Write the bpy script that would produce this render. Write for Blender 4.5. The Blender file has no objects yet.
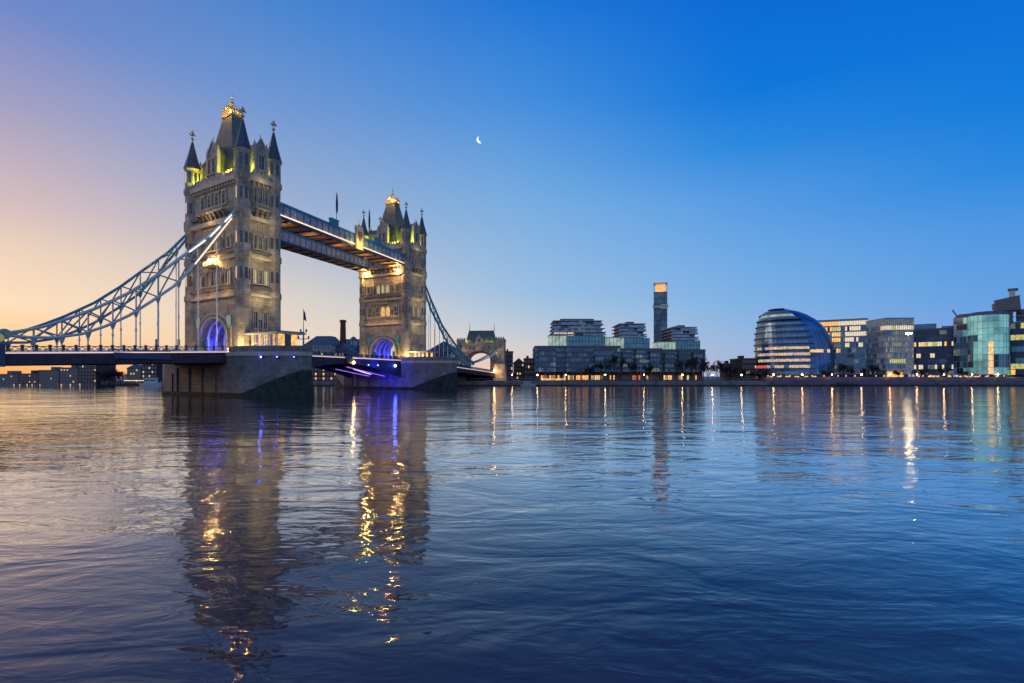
import bpy, math, random
from mathutils import Vector, Matrix
random.seed(7)
R = math.radians
SC = bpy.context.scene
COL = SC.collection
F, CX, HY, CH = 520.0, 512.0, 376.0, 4.56      # focal (px), centre column, horizon row, eye height over the water

# ------------------------------------------------------------------ camera
cd = bpy.data.cameras.new('camera'); cam = bpy.data.objects.new('camera', cd); COL.objects.link(cam)
cam.location = (0, 0, CH); cam.rotation_euler = (R(90), 0, 0)
cd.sensor_width = 36; cd.lens = 36*F/1024; cd.shift_y = (HY-341.5)/1024
cd.clip_end = 12000; cd.clip_start = 0.5
SC.camera = cam
SC.view_settings.view_transform = 'Standard'; SC.view_settings.look = 'None'
SC.view_settings.exposure = 0.0; SC.view_settings.gamma = 1.0
SC.render.engine = 'CYCLES'
SC.cycles.use_denoising = True
SC.cycles.max_bounces = 6; SC.cycles.glossy_bounces = 4; SC.cycles.diffuse_bounces = 2
SC.cycles.sample_clamp_indirect = 12; SC.cycles.sample_clamp_direct = 0
SC.cycles.caustics_reflective = False; SC.cycles.caustics_refractive = False

# ------------------------------------------------------------------ sky
def s2l(c): return tuple((v/255/12.92 if v/255 <= .04045 else ((v/255+.055)/1.055)**2.4) for v in c)
W = bpy.data.worlds.new('World'); SC.world = W; W.use_nodes = True
nt = W.node_tree; nt.nodes.clear(); N = nt.nodes.new; L = nt.links.new
out = N('ShaderNodeOutputWorld'); bg = N('ShaderNodeBackground'); L(bg.outputs[0], out.inputs[0])
tc = N('ShaderNodeTexCoord'); sp = N('ShaderNodeSeparateXYZ'); L(tc.outputs['Generated'], sp.inputs[0])
def M(op, a, b=None, c=None, clamp=False):
    n = N('ShaderNodeMath'); n.operation = op; n.use_clamp = clamp
    for i, v in enumerate((a, b, c)):
        if v is None: continue
        if isinstance(v, (int, float)): n.inputs[i].default_value = v
        else: L(v, n.inputs[i])
    return n.outputs[0]
elev = M('ARCSINE', sp.outputs[2])                       # radians
eu = M('DIVIDE', M('ABSOLUTE', elev), R(50), clamp=True)
az = M('ARCTAN2', sp.outputs[0], sp.outputs[1])          # 0 ahead, + to the right
def ramp(stops, fac):
    n = N('ShaderNodeValToRGB'); n.color_ramp.interpolation = 'B_SPLINE' if False else 'EASE' if False else 'LINEAR'
    el = n.color_ramp.elements
    while len(el) > 1: el.remove(el[-1])
    for i, (p, c) in enumerate(stops):
        e = el[0] if i == 0 else el.new(p)
        e.position = p; e.color = (*s2l(c), 1)
    L(fac, n.inputs[0]); return n.outputs[0]
d = 1/50
left = ramp([(0, (252, 172, 84)), (2.2*d, (253, 200, 132)), (5.9*d, (252, 221, 188)), (10*d, (238, 209, 186)), (13.6*d, (214, 187, 187)), (20.7*d, (164, 158, 192)), (27.3*d, (110, 134, 200)), (1, (44, 86, 170))], eu)
midc = ramp([(0, (244, 202, 170)), (3.6*d, (236, 216, 194)), (7.6*d, (220, 210, 200)), (12*d, (188, 192, 204)), (17.1*d, (154, 174, 208)), (25.8*d, (108, 150, 210)), (33.4*d, (70, 132, 208)), (1, (24, 84, 172))], eu)
cen = ramp([(0, (236, 200, 180)), (3*d, (214, 208, 206)), (6*d, (180, 200, 220)), (9*d, (154, 190, 226)), (18.7*d, (118, 172, 224)), (28*d, (66, 142, 221)), (35.9*d, (26, 118, 216)), (1, (8, 76, 172))], eu)
cr2 = ramp([(0, (182, 184, 214)), (2.7*d, (162, 188, 222)), (7.8*d, (130, 180, 228)), (17.6*d, (90, 158, 228)), (22*d, (46, 140, 224)), (26.6*d, (6, 122, 220)), (34.2*d, (0, 106, 212)), (1, (0, 72, 170))], eu)
rgt = ramp([(0, (140, 166, 218)), (5.9*d, (96, 158, 226)), (12*d, (70, 148, 226)), (16*d, (28, 134, 224)), (20.7*d, (0, 123, 220)), (27.3*d, (0, 111, 214)), (1, (0, 72, 168))], eu)
def mix(f, a, b):
    n = N('ShaderNodeMix'); n.data_type = 'RGBA'; L(f, n.inputs[0]); L(a, n.inputs[6]); L(b, n.inputs[7]); return n.outputs[2]
def smooth(a, b):
    n = N('ShaderNodeMapRange'); n.interpolation_type = 'SMOOTHSTEP'; L(az, n.inputs[0])
    n.inputs[1].default_value = R(a); n.inputs[2].default_value = R(b); return n.outputs[0]
c1 = mix(smooth(-50, -20), left, midc); c2 = mix(smooth(-28, 6), c1, cen); c2b = mix(smooth(-4, 26), c2, cr2); c2c = mix(smooth(14, 50), c2b, rgt)
west = ramp([(0, (140, 160, 208)), (7*d, (172, 182, 218)), (14*d, (166, 188, 226)), (24*d, (140, 180, 230)), (38*d, (104, 156, 224)), (1, (60, 120, 205))], eu)
c3a = mix(smooth(-75, -120), c2c, west); c3 = mix(smooth(70, 120), c3a, west)      # away from the dawn the western sky is blue
# behind the viewer the unseen western sky is brightened to fill the facing walls
sky = N('ShaderNodeTexSky'); sky.sky_type = 'NISHITA'; sky.sun_disc = False
sky.sun_elevation = R(1.0); sky.sun_rotation = R(-62)
c4 = N('ShaderNodeMix'); c4.data_type = 'RGBA'; c4.inputs[0].default_value = 0.01
L(c3, c4.inputs[6]); L(sky.outputs[0], c4.inputs[7])
L(c4.outputs[2], bg.inputs[0]); bg.inputs[1].default_value = 1.0

# the sun is still under the horizon: only a weak, very soft warm glow from where it will rise
sl = bpy.data.lights.new('dawn_glow', 'SUN'); sl.energy = 0.5; sl.angle = R(25); sl.color = (1, .66, .42)
so = bpy.data.objects.new('dawn_glow', sl); COL.objects.link(so)
dv = Vector((-math.sin(R(80)), math.cos(R(80)), math.tan(R(9))))
sl.energy = 0.75
so.rotation_euler = dv.to_track_quat('Z', 'Y').to_euler()

# ------------------------------------------------------------------ materials
def mat(name, base=(.5, .5, .5), rough=.7, metal=0, spec=.5, emit=None, es=0, noise=None, bump=None, brick=None, coords='Object'):
    """noise=(scale, amount) varies the colour; bump=(scale, strength); brick=(width,height,amount) draws courses"""
    m = bpy.data.materials.new(name); m.use_nodes = True; t = m.node_tree; b = t.nodes['Principled BSDF']
    b.inputs['Base Color'].default_value = (*base, 1); b.inputs['Roughness'].default_value = rough
    b.inputs['Metallic'].default_value = metal; b.inputs['Specular IOR Level'].default_value = spec
    if emit: b.inputs['Emission Color'].default_value = (*emit, 1); b.inputs['Emission Strength'].default_value = es
    if noise or bump or brick:
        co = t.nodes.new('ShaderNodeTexCoord').outputs[coords]
        col = None
        if noise:
            n = t.nodes.new('ShaderNodeTexNoise'); n.inputs['Scale'].default_value = noise[0]; n.inputs['Detail'].default_value = 6
            n.inputs['Roughness'].default_value = .65
            t.links.new(co, n.inputs[0])
            r = t.nodes.new('ShaderNodeMapRange'); r.inputs[1].default_value = .3; r.inputs[2].default_value = .7
            r.inputs[3].default_value = 1-noise[1]; r.inputs[4].default_value = 1+noise[1]
            t.links.new(n.outputs[0], r.inputs[0])
            v = t.nodes.new('ShaderNodeVectorMath'); v.operation = 'SCALE'; v.inputs[0].default_value = base
            t.links.new(r.outputs[0], v.inputs['Scale']); col = v.outputs[0]
            if emit:
                r2 = t.nodes.new('ShaderNodeMath'); r2.operation = 'MULTIPLY'; r2.inputs[1].default_value = es
                t.links.new(r.outputs[0], r2.inputs[0]); t.links.new(r2.outputs[0], b.inputs['Emission Strength'])
        if brick:
            # block courses: horizontal joints by height, vertical joints by the plan coordinates
            sx = t.nodes.new('ShaderNodeSeparateXYZ'); t.links.new(co, sx.inputs[0])
            ad = t.nodes.new('ShaderNodeMath'); ad.operation = 'ADD'; t.links.new(sx.outputs[0], ad.inputs[0]); t.links.new(sx.outputs[1], ad.inputs[1])
            cb = t.nodes.new('ShaderNodeCombineXYZ'); t.links.new(ad.outputs[0], cb.inputs[0]); t.links.new(sx.outputs[2], cb.inputs[1])
            k = t.nodes.new('ShaderNodeTexBrick'); k.inputs['Scale'].default_value = 1; k.inputs['Brick Width'].default_value = brick[0]
            k.inputs['Row Height'].default_value = brick[1]; k.inputs['Mortar Size'].default_value = brick[1]*.06
            k.inputs['Color1'].default_value = (1, 1, 1, 1); k.inputs['Color2'].default_value = (1-brick[2],)*3+(1,); k.inputs['Mortar'].default_value = (1-brick[2]*1.8,)*3+(1,)
            t.links.new(cb.outputs[0], k.inputs[0])
            mx = t.nodes.new('ShaderNodeMix'); mx.data_type = 'RGBA'; mx.blend_type = 'MULTIPLY'; mx.inputs[0].default_value = 1
            if col is None: mx.inputs[6].default_value = (*base, 1)
            else: t.links.new(col, mx.inputs[6])
            t.links.new(k.outputs[0], mx.inputs[7]); col = mx.outputs[2]
        if col is not None: t.links.new(col, b.inputs['Base Color'])
        if bump:
            n2 = t.nodes.new('ShaderNodeTexNoise'); n2.inputs['Scale'].default_value = bump[0]; n2.inputs['Detail'].default_value = 5
            t.links.new(co, n2.inputs[0]); bp = t.nodes.new('ShaderNodeBump'); bp.inputs['Strength'].default_value = bump[1]
            t.links.new(n2.outputs[0], bp.inputs['Height']); t.links.new(bp.outputs[0], b.inputs['Normal'])
    return m
MAT = dict(
    stone=mat('portland_stone', (.40, .33, .255), .85, noise=(.45, .5), bump=(3, .5), brick=(1.5, .62, .22)),
    trim=mat('stone_trim', (.47, .39, .30), .8, noise=(1.2, .25), bump=(4, .4)),
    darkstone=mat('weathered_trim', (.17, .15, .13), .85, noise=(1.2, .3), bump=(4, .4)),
    granite=mat('pier_granite', (.25, .22, .205), .85, spec=.2, noise=(.35, .4), bump=(1.5, .5), brick=(2.2, .85, .2)),
    wet=mat('wet_weedy_granite', (.045, .05, .042), .8, spec=.08, noise=(.8, .5), bump=(2, .6)),
    slate=mat('roof_slate', (.12, .135, .11), .55, noise=(.8, .35), bump=(3, .3), brick=(.8, .5, .3)),
    cone=mat('spire_slate', (.075, .085, .11), .5, noise=(1.5, .3), brick=(.6, .5, .25)),
    gold=mat('gilding', (.9, .55, .15), .3, 1.0),
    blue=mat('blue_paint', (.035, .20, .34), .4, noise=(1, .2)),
    chainblue=mat('pale_blue_paint', (.30, .37, .36), .4, noise=(1, .2)), walkside=mat('walkway_side', (.42, .44, .50), .5, noise=(.8, .35)),  # walkside is pale because the ledge light is put into its colour
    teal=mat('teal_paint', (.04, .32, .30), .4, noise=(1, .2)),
    darkblue=mat('dark_blue_paint', (.02, .035, .10), .4, noise=(1, .2)),
    white=mat('white_paint', (.75, .75, .72), .45, noise=(1.5, .1)),
    iron=mat('dark_iron', (.03, .032, .04), .5, noise=(2, .3)),
    redpaint=mat('dark_red_paint', (.16, .05, .05), .5, noise=(1.5, .3)),
    girder=mat('girder_steel', (.055, .045, .065), .6, spec=.2, noise=(1, .3)),
    soffit=mat('timber_soffit', (.45, .28, .17), .7, noise=(.7, .35), brick=(2.5, .6, .3)),
    asphalt=mat('asphalt', (.05, .05, .05), .9, noise=(1, .2)),
    paving=mat('paving', (.18, .17, .17), .85, noise=(.5, .25), brick=(1.2, .8, .15)),
    pane=mat('window_glass', (.02, .03, .05), .12, spec=.8),
    panelit=mat('lit_window_glass', (.1, .08, .05), .3, emit=(1, .55, .16), es=.95, noise=(1.3, .7)),
    panepale=mat('pale_lit_glass', (.1, .08, .05), .3, emit=(1, .83, .45), es=.6, noise=(1.6, .8)),
    strip=mat('light_strip', (.8, .7, .6), .5, emit=(1, .62, .5), es=.95),
    stripwhite=mat('white_light_strip', (.8, .8, .8), .5, emit=(1, .93, .84), es=1.3),
    stripgold=mat('golden_light_strip', (.8, .7, .5), .5, emit=(1, .66, .34), es=1.5),
    strippink=mat('magenta_light_strip', (.6, .4, .6), .5, emit=(.45, .2, .9), es=.9),
    stripblue=mat('blue_light_strip', (.1, .1, .6), .5, emit=(.06, .08, 1), es=8.0),
    lampwarm=mat('warm_lamp', (1, .8, .5), .5, emit=(1, .58, .24), es=75),
    lampwhite=mat('white_lamp', (1, .9, .8), .5, emit=(1, .86, .62), es=45),
    lampblue=mat('blue_lamp', (.1, .1, 1), .5, emit=(.05, .08, 1), es=90),
    lampgold=mat('golden_lamp', (1, .8, .4), .5, emit=(1, .60, .20), es=330),
    flood=mat('flood_lamp', (1, .9, .7), .5, emit=(1, .72, .38), es=170),
    moon=mat('moonlight', (.9, .9, .9), .9, emit=(.92, .97, 1), es=1.1),
    flag=mat('flag_cloth', (.03, .04, .12), .8, noise=(2, .5)),
    brickred=mat('red_brick', (.17, .065, .045), .9, noise=(.5, .3), brick=(.7, .3, .3)),
    brickdark=mat('dark_brick', (.075, .05, .045), .9, noise=(.5, .3), brick=(.7, .3, .3)),
    brickbuff=mat('buff_brick', (.26, .20, .16), .9, noise=(.4, .3), brick=(.8, .35, .2)),
    render=mat('pale_render', (.42, .37, .35), .9, noise=(.3, .25)),
    concrete=mat('concrete', (.26, .26, .27), .85, noise=(.4, .25), bump=(2, .3)),
    terrace=mat('terrace_stone', (.13, .125, .12), .85, noise=(.3, .4)),
    leadroof=mat('lead_roof', (.10, .11, .13), .6, noise=(.5, .3)),
    bark=mat('bark', (.035, .025, .022), .9, noise=(2, .3)),
    leaf=mat('evergreen_leaf', (.05, .11, .02), .7, noise=(2, .5)),
    glassblue=mat('coated_glass_blue', (.10, .20, .30), .16, .55, noise=(.35, .35)),
    glassteal=mat('coated_glass_teal', (.12, .30, .34), .16, .55, noise=(.3, .35)),
    glassdark=mat('coated_glass_dark', (.03, .06, .10), .15, .4, noise=(.4, .4)),
    aptglass=mat('apartment_glass', (.10, .22, .28), .2, .4, noise=(.3, .5)), aptglass2=mat('apartment_glass_darker', (.06, .12, .17), .2, .4, noise=(.3, .5)),
    aptpale=mat('pale_apartment_glass', (.30, .42, .46), .4, .1, noise=(1.2, .5)),  # aptpale: lit look of the panes put into a pale colour
    hallwarm=mat('hall_floor_light', (.2, .2, .2), .3, .2, emit=(1, .62, .30), es=.62, noise=(1.6, .9)), hallcream=mat('hall_floor_light_cool', (.2, .2, .25), .3, .2, emit=(.9, .8, .8), es=.42, noise=(1.6, .9)),
    hallpale=mat('hall_window_band', (.19, .28, .38), .25, .4, noise=(1.0, .35)),
    hallshell=mat('dark_blue_shell_glass', (.05, .15, .32), .2, .5, noise=(.12, .5)),
    glassgrey=mat('coated_glass_grey', (.25, .30, .34), .2, .5, noise=(.4, .3)),
    glassmint2=mat('glowing_teal_glass_deeper', (.12, .3, .32), .25, .2, emit=(.2, .55, .52), es=.34, noise=(.15, .5)),  # deeper variant of the teal glass, glow also put into the material
    glasspale=mat('frosted_lit_glass', (.3, .4, .4), .3, emit=(.62, .80, .55), es=.38, noise=(.35, .45)),
    glassmint=mat('glowing_teal_glass', (.15, .35, .35), .25, .2, emit=(.28, .68, .60), es=.45, noise=(.15, .5)),  # glow put into the glass so the rounded office reads paler
    frame=mat('facade_frame', (.10, .11, .13), .5, .2, noise=(1, .2)),
    framepale=mat('pale_facade_frame', (.42, .42, .45), .5, noise=(1, .15)),
    boatwhite=mat('boat_white', (.6, .6, .6), .4, noise=(1, .1)),
    signpurple=mat('purple_sign', (.15, .03, .3), .6, emit=(.25, .12, .7), es=.18),
)
LITS = dict(
    warm=mat('office_light_warm', (.1, .08, .05), .3, emit=(1, .60, .24), es=1.0, noise=(1.5, .85)),
    amber=mat('office_light_amber', (.1, .08, .05), .3, emit=(1, .45, .10), es=1.2, noise=(1.5, .9)),
    cream=mat('office_light_cream', (.1, .08, .05), .3, emit=(1, .82, .55), es=.85, noise=(1.5, .5)),
    lime=mat('office_light_lime', (.1, .08, .05), .3, emit=(.85, .80, .25), es=.6, noise=(1.5, .9)),
    dim=mat('office_light_dim', (.05, .08, .10), .25, .2, emit=(.42, .5, .50), es=.22, noise=(1.2, .85)),
    dimwarm=mat('office_light_faint_warm', (.12, .10, .08), .3, .1, emit=(.8, .62, .42), es=.28, noise=(1.2, .85)),
    red=mat('office_light_red', (.1, .03, .02), .3, emit=(1, .12, .06), es=.8, noise=(1.5, .9)),
)
MAT.update(LITS)

# ------------------------------------------------------------------ mesh helpers
class MB:
    def __init__(s): s.v = []; s.f = []; s.m = []; s.mats = []
    def mi(s, m):
        if m not in s.mats: s.mats.append(m)
        return s.mats.index(m)
    def add(s, vs, fs, m):
        o = len(s.v); k = s.mi(m); s.v += [tuple(v) for v in vs]
        for f in fs: s.f.append([i+o for i in f]); s.m.append(k)
        return s
    def box(s, x0, x1, y0, y1, z0, z1, m):
        return s.add([(x0, y0, z0), (x1, y0, z0), (x1, y1, z0), (x0, y1, z0), (x0, y0, z1), (x1, y0, z1), (x1, y1, z1), (x0, y1, z1)],
                     [(0, 3, 2, 1), (4, 5, 6, 7), (0, 1, 5, 4), (1, 2, 6, 5), (2, 3, 7, 6), (3, 0, 4, 7)], m)
    def hexa(s, bot, top, m):
        n = len(bot)
        return s.add(list(bot)+list(top), [tuple(range(n))[::-1], tuple(range(n, 2*n))]+[(i, (i+1) % n, n+(i+1) % n, n+i) for i in range(n)], m)
    def frus(s, c, hx0, hy0, z0, hx1, hy1, z1, m):
        f = lambda hx, hy, z: [(c[0]-hx, c[1]-hy, z), (c[0]+hx, c[1]-hy, z), (c[0]+hx, c[1]+hy, z), (c[0]-hx, c[1]+hy, z)]
        return s.hexa(f(hx0, hy0, z0), f(hx1, hy1, z1), m)
    def prism(s, poly, z0, z1, m): return s.hexa([(x, y, z0) for x, y in poly], [(x, y, z1) for x, y in poly], m)
    def ext_y(s, poly, y0, y1, m):          # poly in the x-z plane, extruded along y
        n = len(poly)
        return s.add([(x, y0, z) for x, z in poly]+[(x, y1, z) for x, z in poly],
                     [tuple(range(n)), tuple(range(n, 2*n))[::-1]]+[(i, n+i, n+(i+1) % n, (i+1) % n) for i in range(n)], m)
    def bar(s, p, q, w, h, m):              # rectangular bar, h measured upwards
        p, q = Vector(p), Vector(q); dd = (q-p)
        if dd.length < 1e-6: return s
        dd.normalize(); up = Vector((0, 0, 1)) if abs(dd.z) < .95 else Vector((0, 1, 0))
        a = dd.cross(up).normalized(); b = a.cross(dd).normalized(); vs = []
        for e in (p, q):
            for i, j in ((-1, -1), (1, -1), (1, 1), (-1, 1)): vs.append(e+a*i*w/2+b*j*h/2)
        return s.add(vs, [(0, 1, 2, 3), (7, 6, 5, 4), (0, 4, 5, 1), (1, 5, 6, 2), (2, 6, 7, 3), (3, 7, 4, 0)], m)
    def tube(s, p, q, r0, m, r1=None, n=6):
        r1 = r0 if r1 is None else r1; p, q = Vector(p), Vector(q); dd = (q-p).normalized()
        up = Vector((0, 0, 1)) if abs(dd.z) < .95 else Vector((1, 0, 0)); a = dd.cross(up).normalized(); b = dd.cross(a)
        vs = [p+(a*math.cos(2*math.pi*i/n)+b*math.sin(2*math.pi*i/n))*r0 for i in range(n)]+[q+(a*math.cos(2*math.pi*i/n)+b*math.sin(2*math.pi*i/n))*max(r1, .002) for i in range(n)]
        return s.add(vs, [tuple(range(n)), tuple(range(n, 2*n))[::-1]]+[(i, n+i, n+(i+1) % n, (i+1) % n) for i in range(n)], m)
    def lathe(s, prof, c, m, n=8, ph=None):
        ph = math.pi/n if ph is None else ph; vs = []; k = len(prof)
        for r, z in prof:
            for i in range(n): a = 2*math.pi*i/n+ph; vs.append((c[0]+r*math.cos(a), c[1]+r*math.sin(a), c[2]+z))
        fs = [(j*n+i, j*n+(i+1) % n, (j+1)*n+(i+1) % n, (j+1)*n+i) for j in range(k-1) for i in range(n)]
        fs += [tuple(range(n))[::-1], tuple((k-1)*n+i for i in range(n))]
        return s.add(vs, fs, m)
    def ball(s, c, r, m, n=8): 
        return s.lathe([(max(.001, r*math.sin(math.pi*i/6)), -r*math.cos(math.pi*i/6)) for i in range(7)], c, m, n)
    def mesh(s, name):
        me = bpy.data.meshes.new(name); me.from_pydata(s.v, [], s.f)
        for m in s.mats: me.materials.append(MAT[m])
        me.polygons.foreach_set('material_index', s.m); me.update()
        return me
    def obj(s, name, parent=None, loc=None, rz=0):
        o = bpy.data.objects.new(name, s.mesh(name)); COL.objects.link(o)
        if parent is not None: o.parent = parent
        if loc: o.location = loc
        o.rotation_euler.z = rz
        return o
def tag(o, label=None, cat=None, group=None, kind=None):
    if label: o['label'] = label
    if cat: o['category'] = cat
    if group: o['group'] = group
    if kind: o['kind'] = kind
    return o
def thing(name, label, cat, loc=(0, 0, 0), rz=0, group=None):
    o = bpy.data.objects.new(name, None); COL.objects.link(o); o.location = loc; o.rotation_euler.z = rz
    o.empty_display_size = .5
    return tag(o, label, cat, group)
def inst(me, name, parent, loc, rz=0):
    o = bpy.data.objects.new(name, me); COL.objects.link(o); o.parent = parent; o.location = loc; o.rotation_euler.z = rz; return o
def light(name, loc, power, color, r=.25, parent=None, spot=None, aim=None):
    ld = bpy.data.lights.new(name, 'SPOT' if spot else 'POINT'); ld.energy = power; ld.color = color; ld.shadow_soft_size = r
    o = bpy.data.objects.new(name, ld); COL.objects.link(o); o.location = loc; o.visible_glossy = name == 'crest_lamp'
    if spot: ld.spot_size = R(spot); ld.spot_blend = .8; o.rotation_euler = Vector(aim).to_track_quat('-Z', 'Y').to_euler()
    if parent is not None: o.parent = parent
    return o
def bez(pts, x):   # piecewise-linear lookup
    if x <= pts[0][0]: return pts[0][1]
    for (a, b), (c, e) in zip(pts, pts[1:]):
        if x <= c: return b+(e-b)*(x-a)/(c-a)
    return pts[-1][1]
def WX(px, Z): return (px-CX)/F*Z
def WZ(py, Z): return (HY-py)/F*Z+CH

# ------------------------------------------------------------------ water
def water():
    m = bpy.data.materials.new('river_water'); m.use_nodes = True; t = m.node_tree; b = t.nodes['Principled BSDF']
    t.nodes.remove(b); df = t.nodes.new('ShaderNodeBsdfDiffuse'); df.inputs[0].default_value = (.058, .038, .052, 1)
    gl = t.nodes.new('ShaderNodeBsdfGlossy'); gl.inputs['Roughness'].default_value = .055; gl.inputs[0].default_value = (.98, .98, .98, 1)
    fr = t.nodes.new('ShaderNodeFresnel'); fr.inputs[0].default_value = 1.38
    cr_ = t.nodes.new('ShaderNodeValToRGB'); e = cr_.color_ramp.elements; e[0].position = 0; e[0].color = (.05,)*3+(1,); e[1].position = 1; e[1].color = (1,)*3+(1,)
    for p_, v_ in ((.07, .07), (.14, .19), (.24, .42), (.38, .76), (.6, .9)): q_ = e.new(p_); q_.color = (v_,)*3+(1,)
    mxs = t.nodes.new('ShaderNodeMixShader'); t.links.new(fr.outputs[0], cr_.inputs[0]); t.links.new(cr_.outputs[0], mxs.inputs[0])
    t.links.new(df.outputs[0], mxs.inputs[1]); t.links.new(gl.outputs[0], mxs.inputs[2]); t.links.new(mxs.outputs[0], t.nodes['Material Output'].inputs[0])
    co = t.nodes.new('ShaderNodeTexCoord')
    def nz(scale, sx, sy, det, rough, dist=0):
        mp = t.nodes.new('ShaderNodeMapping'); mp.inputs['Scale'].default_value = (sx, sy, 1); mp.inputs['Rotation'].default_value = (0, 0, R(12))
        t.links.new(co.outputs['Object'], mp.inputs[0])
        n = t.nodes.new('ShaderNodeTexNoise'); n.inputs['Scale'].default_value = scale; n.inputs['Detail'].default_value = det
        n.inputs['Roughness'].default_value = rough; n.inputs['Distortion'].default_value = dist
        t.links.new(mp.outputs[0], n.inputs[0]); return n.outputs[0]
    def mul(a, k):
        q = t.nodes.new('ShaderNodeMath'); q.operation = 'MULTIPLY'; q.inputs[1].default_value = k; t.links.new(a, q.inputs[0]); return q.outputs[0]
    def add(a, c):
        q = t.nodes.new('ShaderNodeMath'); q.operation = 'ADD'; t.links.new(a, q.inputs[0]); t.links.new(c, q.inputs[1]); return q.outputs[0]
    h = add(add(mul(nz(.07, .7, 1.3, 2, .5, .6), .26), mul(nz(.30, .6, 1.2, 3, .55, .8), .095)), mul(nz(1.2, .6, 1.2, 3, .6, .5), .026))
    bp = t.nodes.new('ShaderNodeBump'); bp.inputs['Strength'].default_value = 1; bp.inputs['Distance'].default_value = 1.0
    t.links.new(h, bp.inputs['Height']); t.links.new(bp.outputs[0], gl.inputs['Normal']); t.links.new(bp.outputs[0], fr.inputs['Normal'])
    MAT['water'] = m
    w = MB().add([(-3000, -400, 0), (3000, -400, 0), (3000, 6000, 0), (-3000, 6000, 0)], [(0, 1, 2, 3)], 'water').obj('river_water')
    tag(w, kind='structure')
water()

# ------------------------------------------------------------------ key plan points
def rot(r): return Vector((math.cos(r), -math.sin(r))), Vector((math.sin(r), math.cos(r)))
C1, B1, A1, R1 = Vector((-61, 117.8)), 21.8, 7.6, R(32)
C2, B2, A2, R2 = Vector((-37, 181.8)), 19.8, 8.8, R(28)
DECK = 9.9; PTOP = 11.05     # road level on the piers, parapet top

# ------------------------------------------------------------------ gothic window meshes (shared)
WIN = {}
def gwin(w, h, lit='pane', cols=2, pointed=True, pale=False):
    key = (w, h, lit, cols, pointed, pale)
    if key in WIN: return WIN[key]
    fm = 'trim' if not pale else 'trim'
    fr = MB(); t = .28 if w > 1 else .2; pr = .32
    fr.box(-w/2-t, -w/2, -pr, 0.05, 0, h, fm); fr.box(w/2, w/2+t, -pr, .05, 0, h, fm)
    fr.box(-w/2-t*1.4, w/2+t*1.4, -pr-.12, .05, -t, 0, fm)
    if pointed:
        n = 6; arc = []
        for i in range(n+1): a = math.pi*i/n; arc.append((-math.cos(a)*(w/2), h+math.sin(a)*w*.35))
        for (x0, z0), (x1, z1) in zip(arc, arc[1:]): fr.bar((x0*1.08, -pr/2, z0+.08), (x1*1.08, -pr/2, z1+.08), pr, t, fm)
    fr.box(-w/2-t, w/2+t, -pr+.04, .05, h+(w*.38 if pointed else 0), h+(w*.38 if pointed else 0)+t, fm)
    for i in range(1, cols): x = -w/2+w*i/cols; fr.box(x-.07, x+.07, -.17, .04, 0, h+(w*.3 if pointed else 0), fm)
    k = max(1, int(h/1.3))
    for j in range(1, k): z = h*j/k; fr.box(-w/2, w/2, -.155, .04, z-.06, z+.06, fm)
    pn = MB()
    pts = [(-w/2, 0), (w/2, 0), (w/2, h)]+([(math.cos(math.pi*i/6)*w/2, h+math.sin(math.pi*i/6)*w*.35) for i in range(1, 6)] if pointed else [])+[(-w/2, h)]
    pn.ext_y(pts, -.06, .02, lit)
    WIN[key] = (fr.mesh('window'), pn.mesh('pane')); return WIN[key]

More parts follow.
